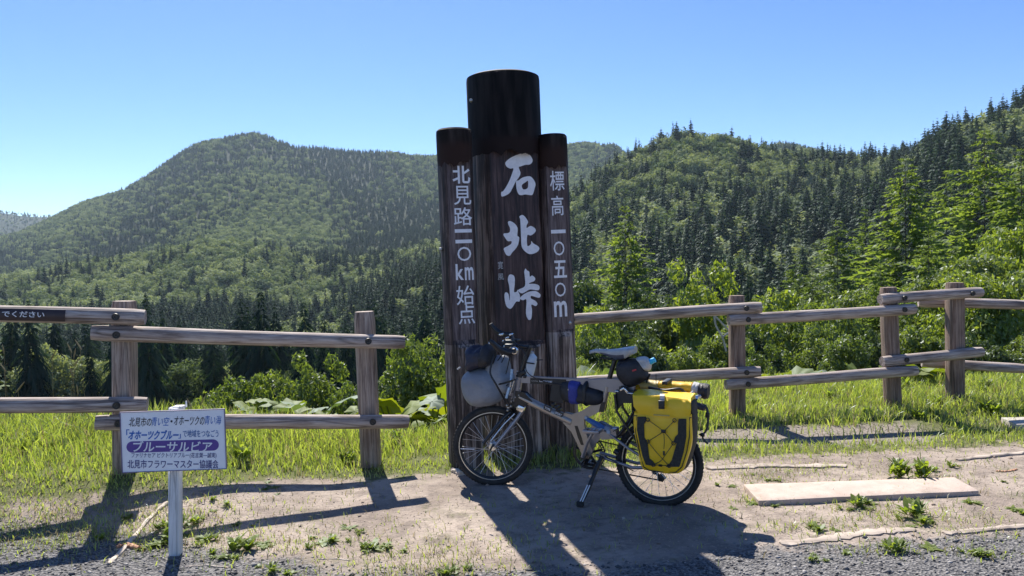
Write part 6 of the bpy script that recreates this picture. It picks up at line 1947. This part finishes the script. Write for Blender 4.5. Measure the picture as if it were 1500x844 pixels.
def forest_stuff(name, items, broad):
    me = bpy.data.meshes.new(name)
    me.vertices.add(len(items)); me.vertices.foreach_set('co', np.array([(f[0], f[1], f[2]) for f in items], np.float32).ravel())
    a = me.attributes.new('size', 'FLOAT_VECTOR', 'POINT')
    r_ = np.random.default_rng(3); H = np.array([f[3] for f in items]); Wd = H * (r_.uniform(1.0, 1.35, len(items)) if broad else r_.uniform(1.0, 1.45, len(items)))
    a.data.foreach_set('vector', np.stack([Wd, Wd, H], 1).astype(np.float32).ravel())
    o = bpy.data.objects.new(name, me); COL.objects.link(o)
    g = bpy.data.node_groups.new(name, 'GeometryNodeTree')
    g.interface.new_socket('Geometry', in_out='INPUT', socket_type='NodeSocketGeometry'); g.interface.new_socket('Geometry', in_out='OUTPUT', socket_type='NodeSocketGeometry')
    gi, go = g.nodes.new('NodeGroupInput'), g.nodes.new('NodeGroupOutput')
    jn = g.nodes.new('GeometryNodeJoinGeometry')
    for k in range(4):
        if (broad, k) not in proto: continue
        oi = g.nodes.new('GeometryNodeObjectInfo'); oi.transform_space = 'ORIGINAL'; oi.inputs['Object'].default_value = proto[(broad, k)]; oi.inputs['As Instance'].default_value = True
        g.links.new(oi.outputs['Geometry'], jn.inputs[0])
    ip = g.nodes.new('GeometryNodeInstanceOnPoints'); ip.inputs['Pick Instance'].default_value = True
    ri = g.nodes.new('FunctionNodeRandomValue'); ri.data_type = 'INT'; 
    for s in ri.inputs:
        if s.enabled and s.name == 'Min': s.default_value = 0
        if s.enabled and s.name == 'Max': s.default_value = 3
    rz = g.nodes.new('FunctionNodeRandomValue'); rz.data_type = 'FLOAT_VECTOR'
    for s in rz.inputs:
        if s.enabled and s.name == 'Min': s.default_value = (-.05, -.05, 0)
        if s.enabled and s.name == 'Max': s.default_value = (.05, .05, 6.28)
    na = g.nodes.new('GeometryNodeInputNamedAttribute'); na.data_type = 'FLOAT_VECTOR'; na.inputs[0].default_value = 'size'
    g.links.new(gi.outputs[0], ip.inputs['Points']); g.links.new(jn.outputs[0], ip.inputs['Instance'])
    g.links.new([s for s in ri.outputs if s.enabled][0], ip.inputs['Instance Index'])
    g.links.new([s for s in rz.outputs if s.enabled][0], ip.inputs['Rotation'])
    g.links.new([s for s in na.outputs if s.enabled][0], ip.inputs['Scale'])
    g.links.new(ip.outputs[0], go.inputs[0])
    md = o.modifiers.new('scatter', 'NODES'); md.node_group = g
    tag(o, kind='stuff')
rest_c = [f for f in forest if not f[4] and id(f) not in single]; rest_b = [f for f in forest if f[4] and id(f) not in single]
print('forest', len(forest), len(rest_c), len(rest_b))
forest_stuff('spruce_forest', rest_c, False)
forest_stuff('broadleaf_forest', rest_b, True)

# ------------------------------------------------------------------ haze
mb = MB()
zs_ = [v.co.z for v in bpy.data.objects['ground'].data.vertices]
z0, z1 = min(zs_) - 3, max(max(zs_) + 40, 460)
mb.box((0, 0, (z0 + z1) / 2), (9400, 9400, z1 - z0))
hm, hn, ho = newmat('haze')
pv = N(hn, 'ShaderNodeVolumePrincipled'); pv.inputs['Density'].default_value = 0.00006; pv.inputs['Color'].default_value = (.62, .8, 1, 1); pv.inputs['Anisotropy'].default_value = .3
hn.links.new(pv.outputs[0], ho.inputs['Volume'])
hz_o = mb.build('haze', hm, smooth=False); tag(hz_o, kind='stuff')
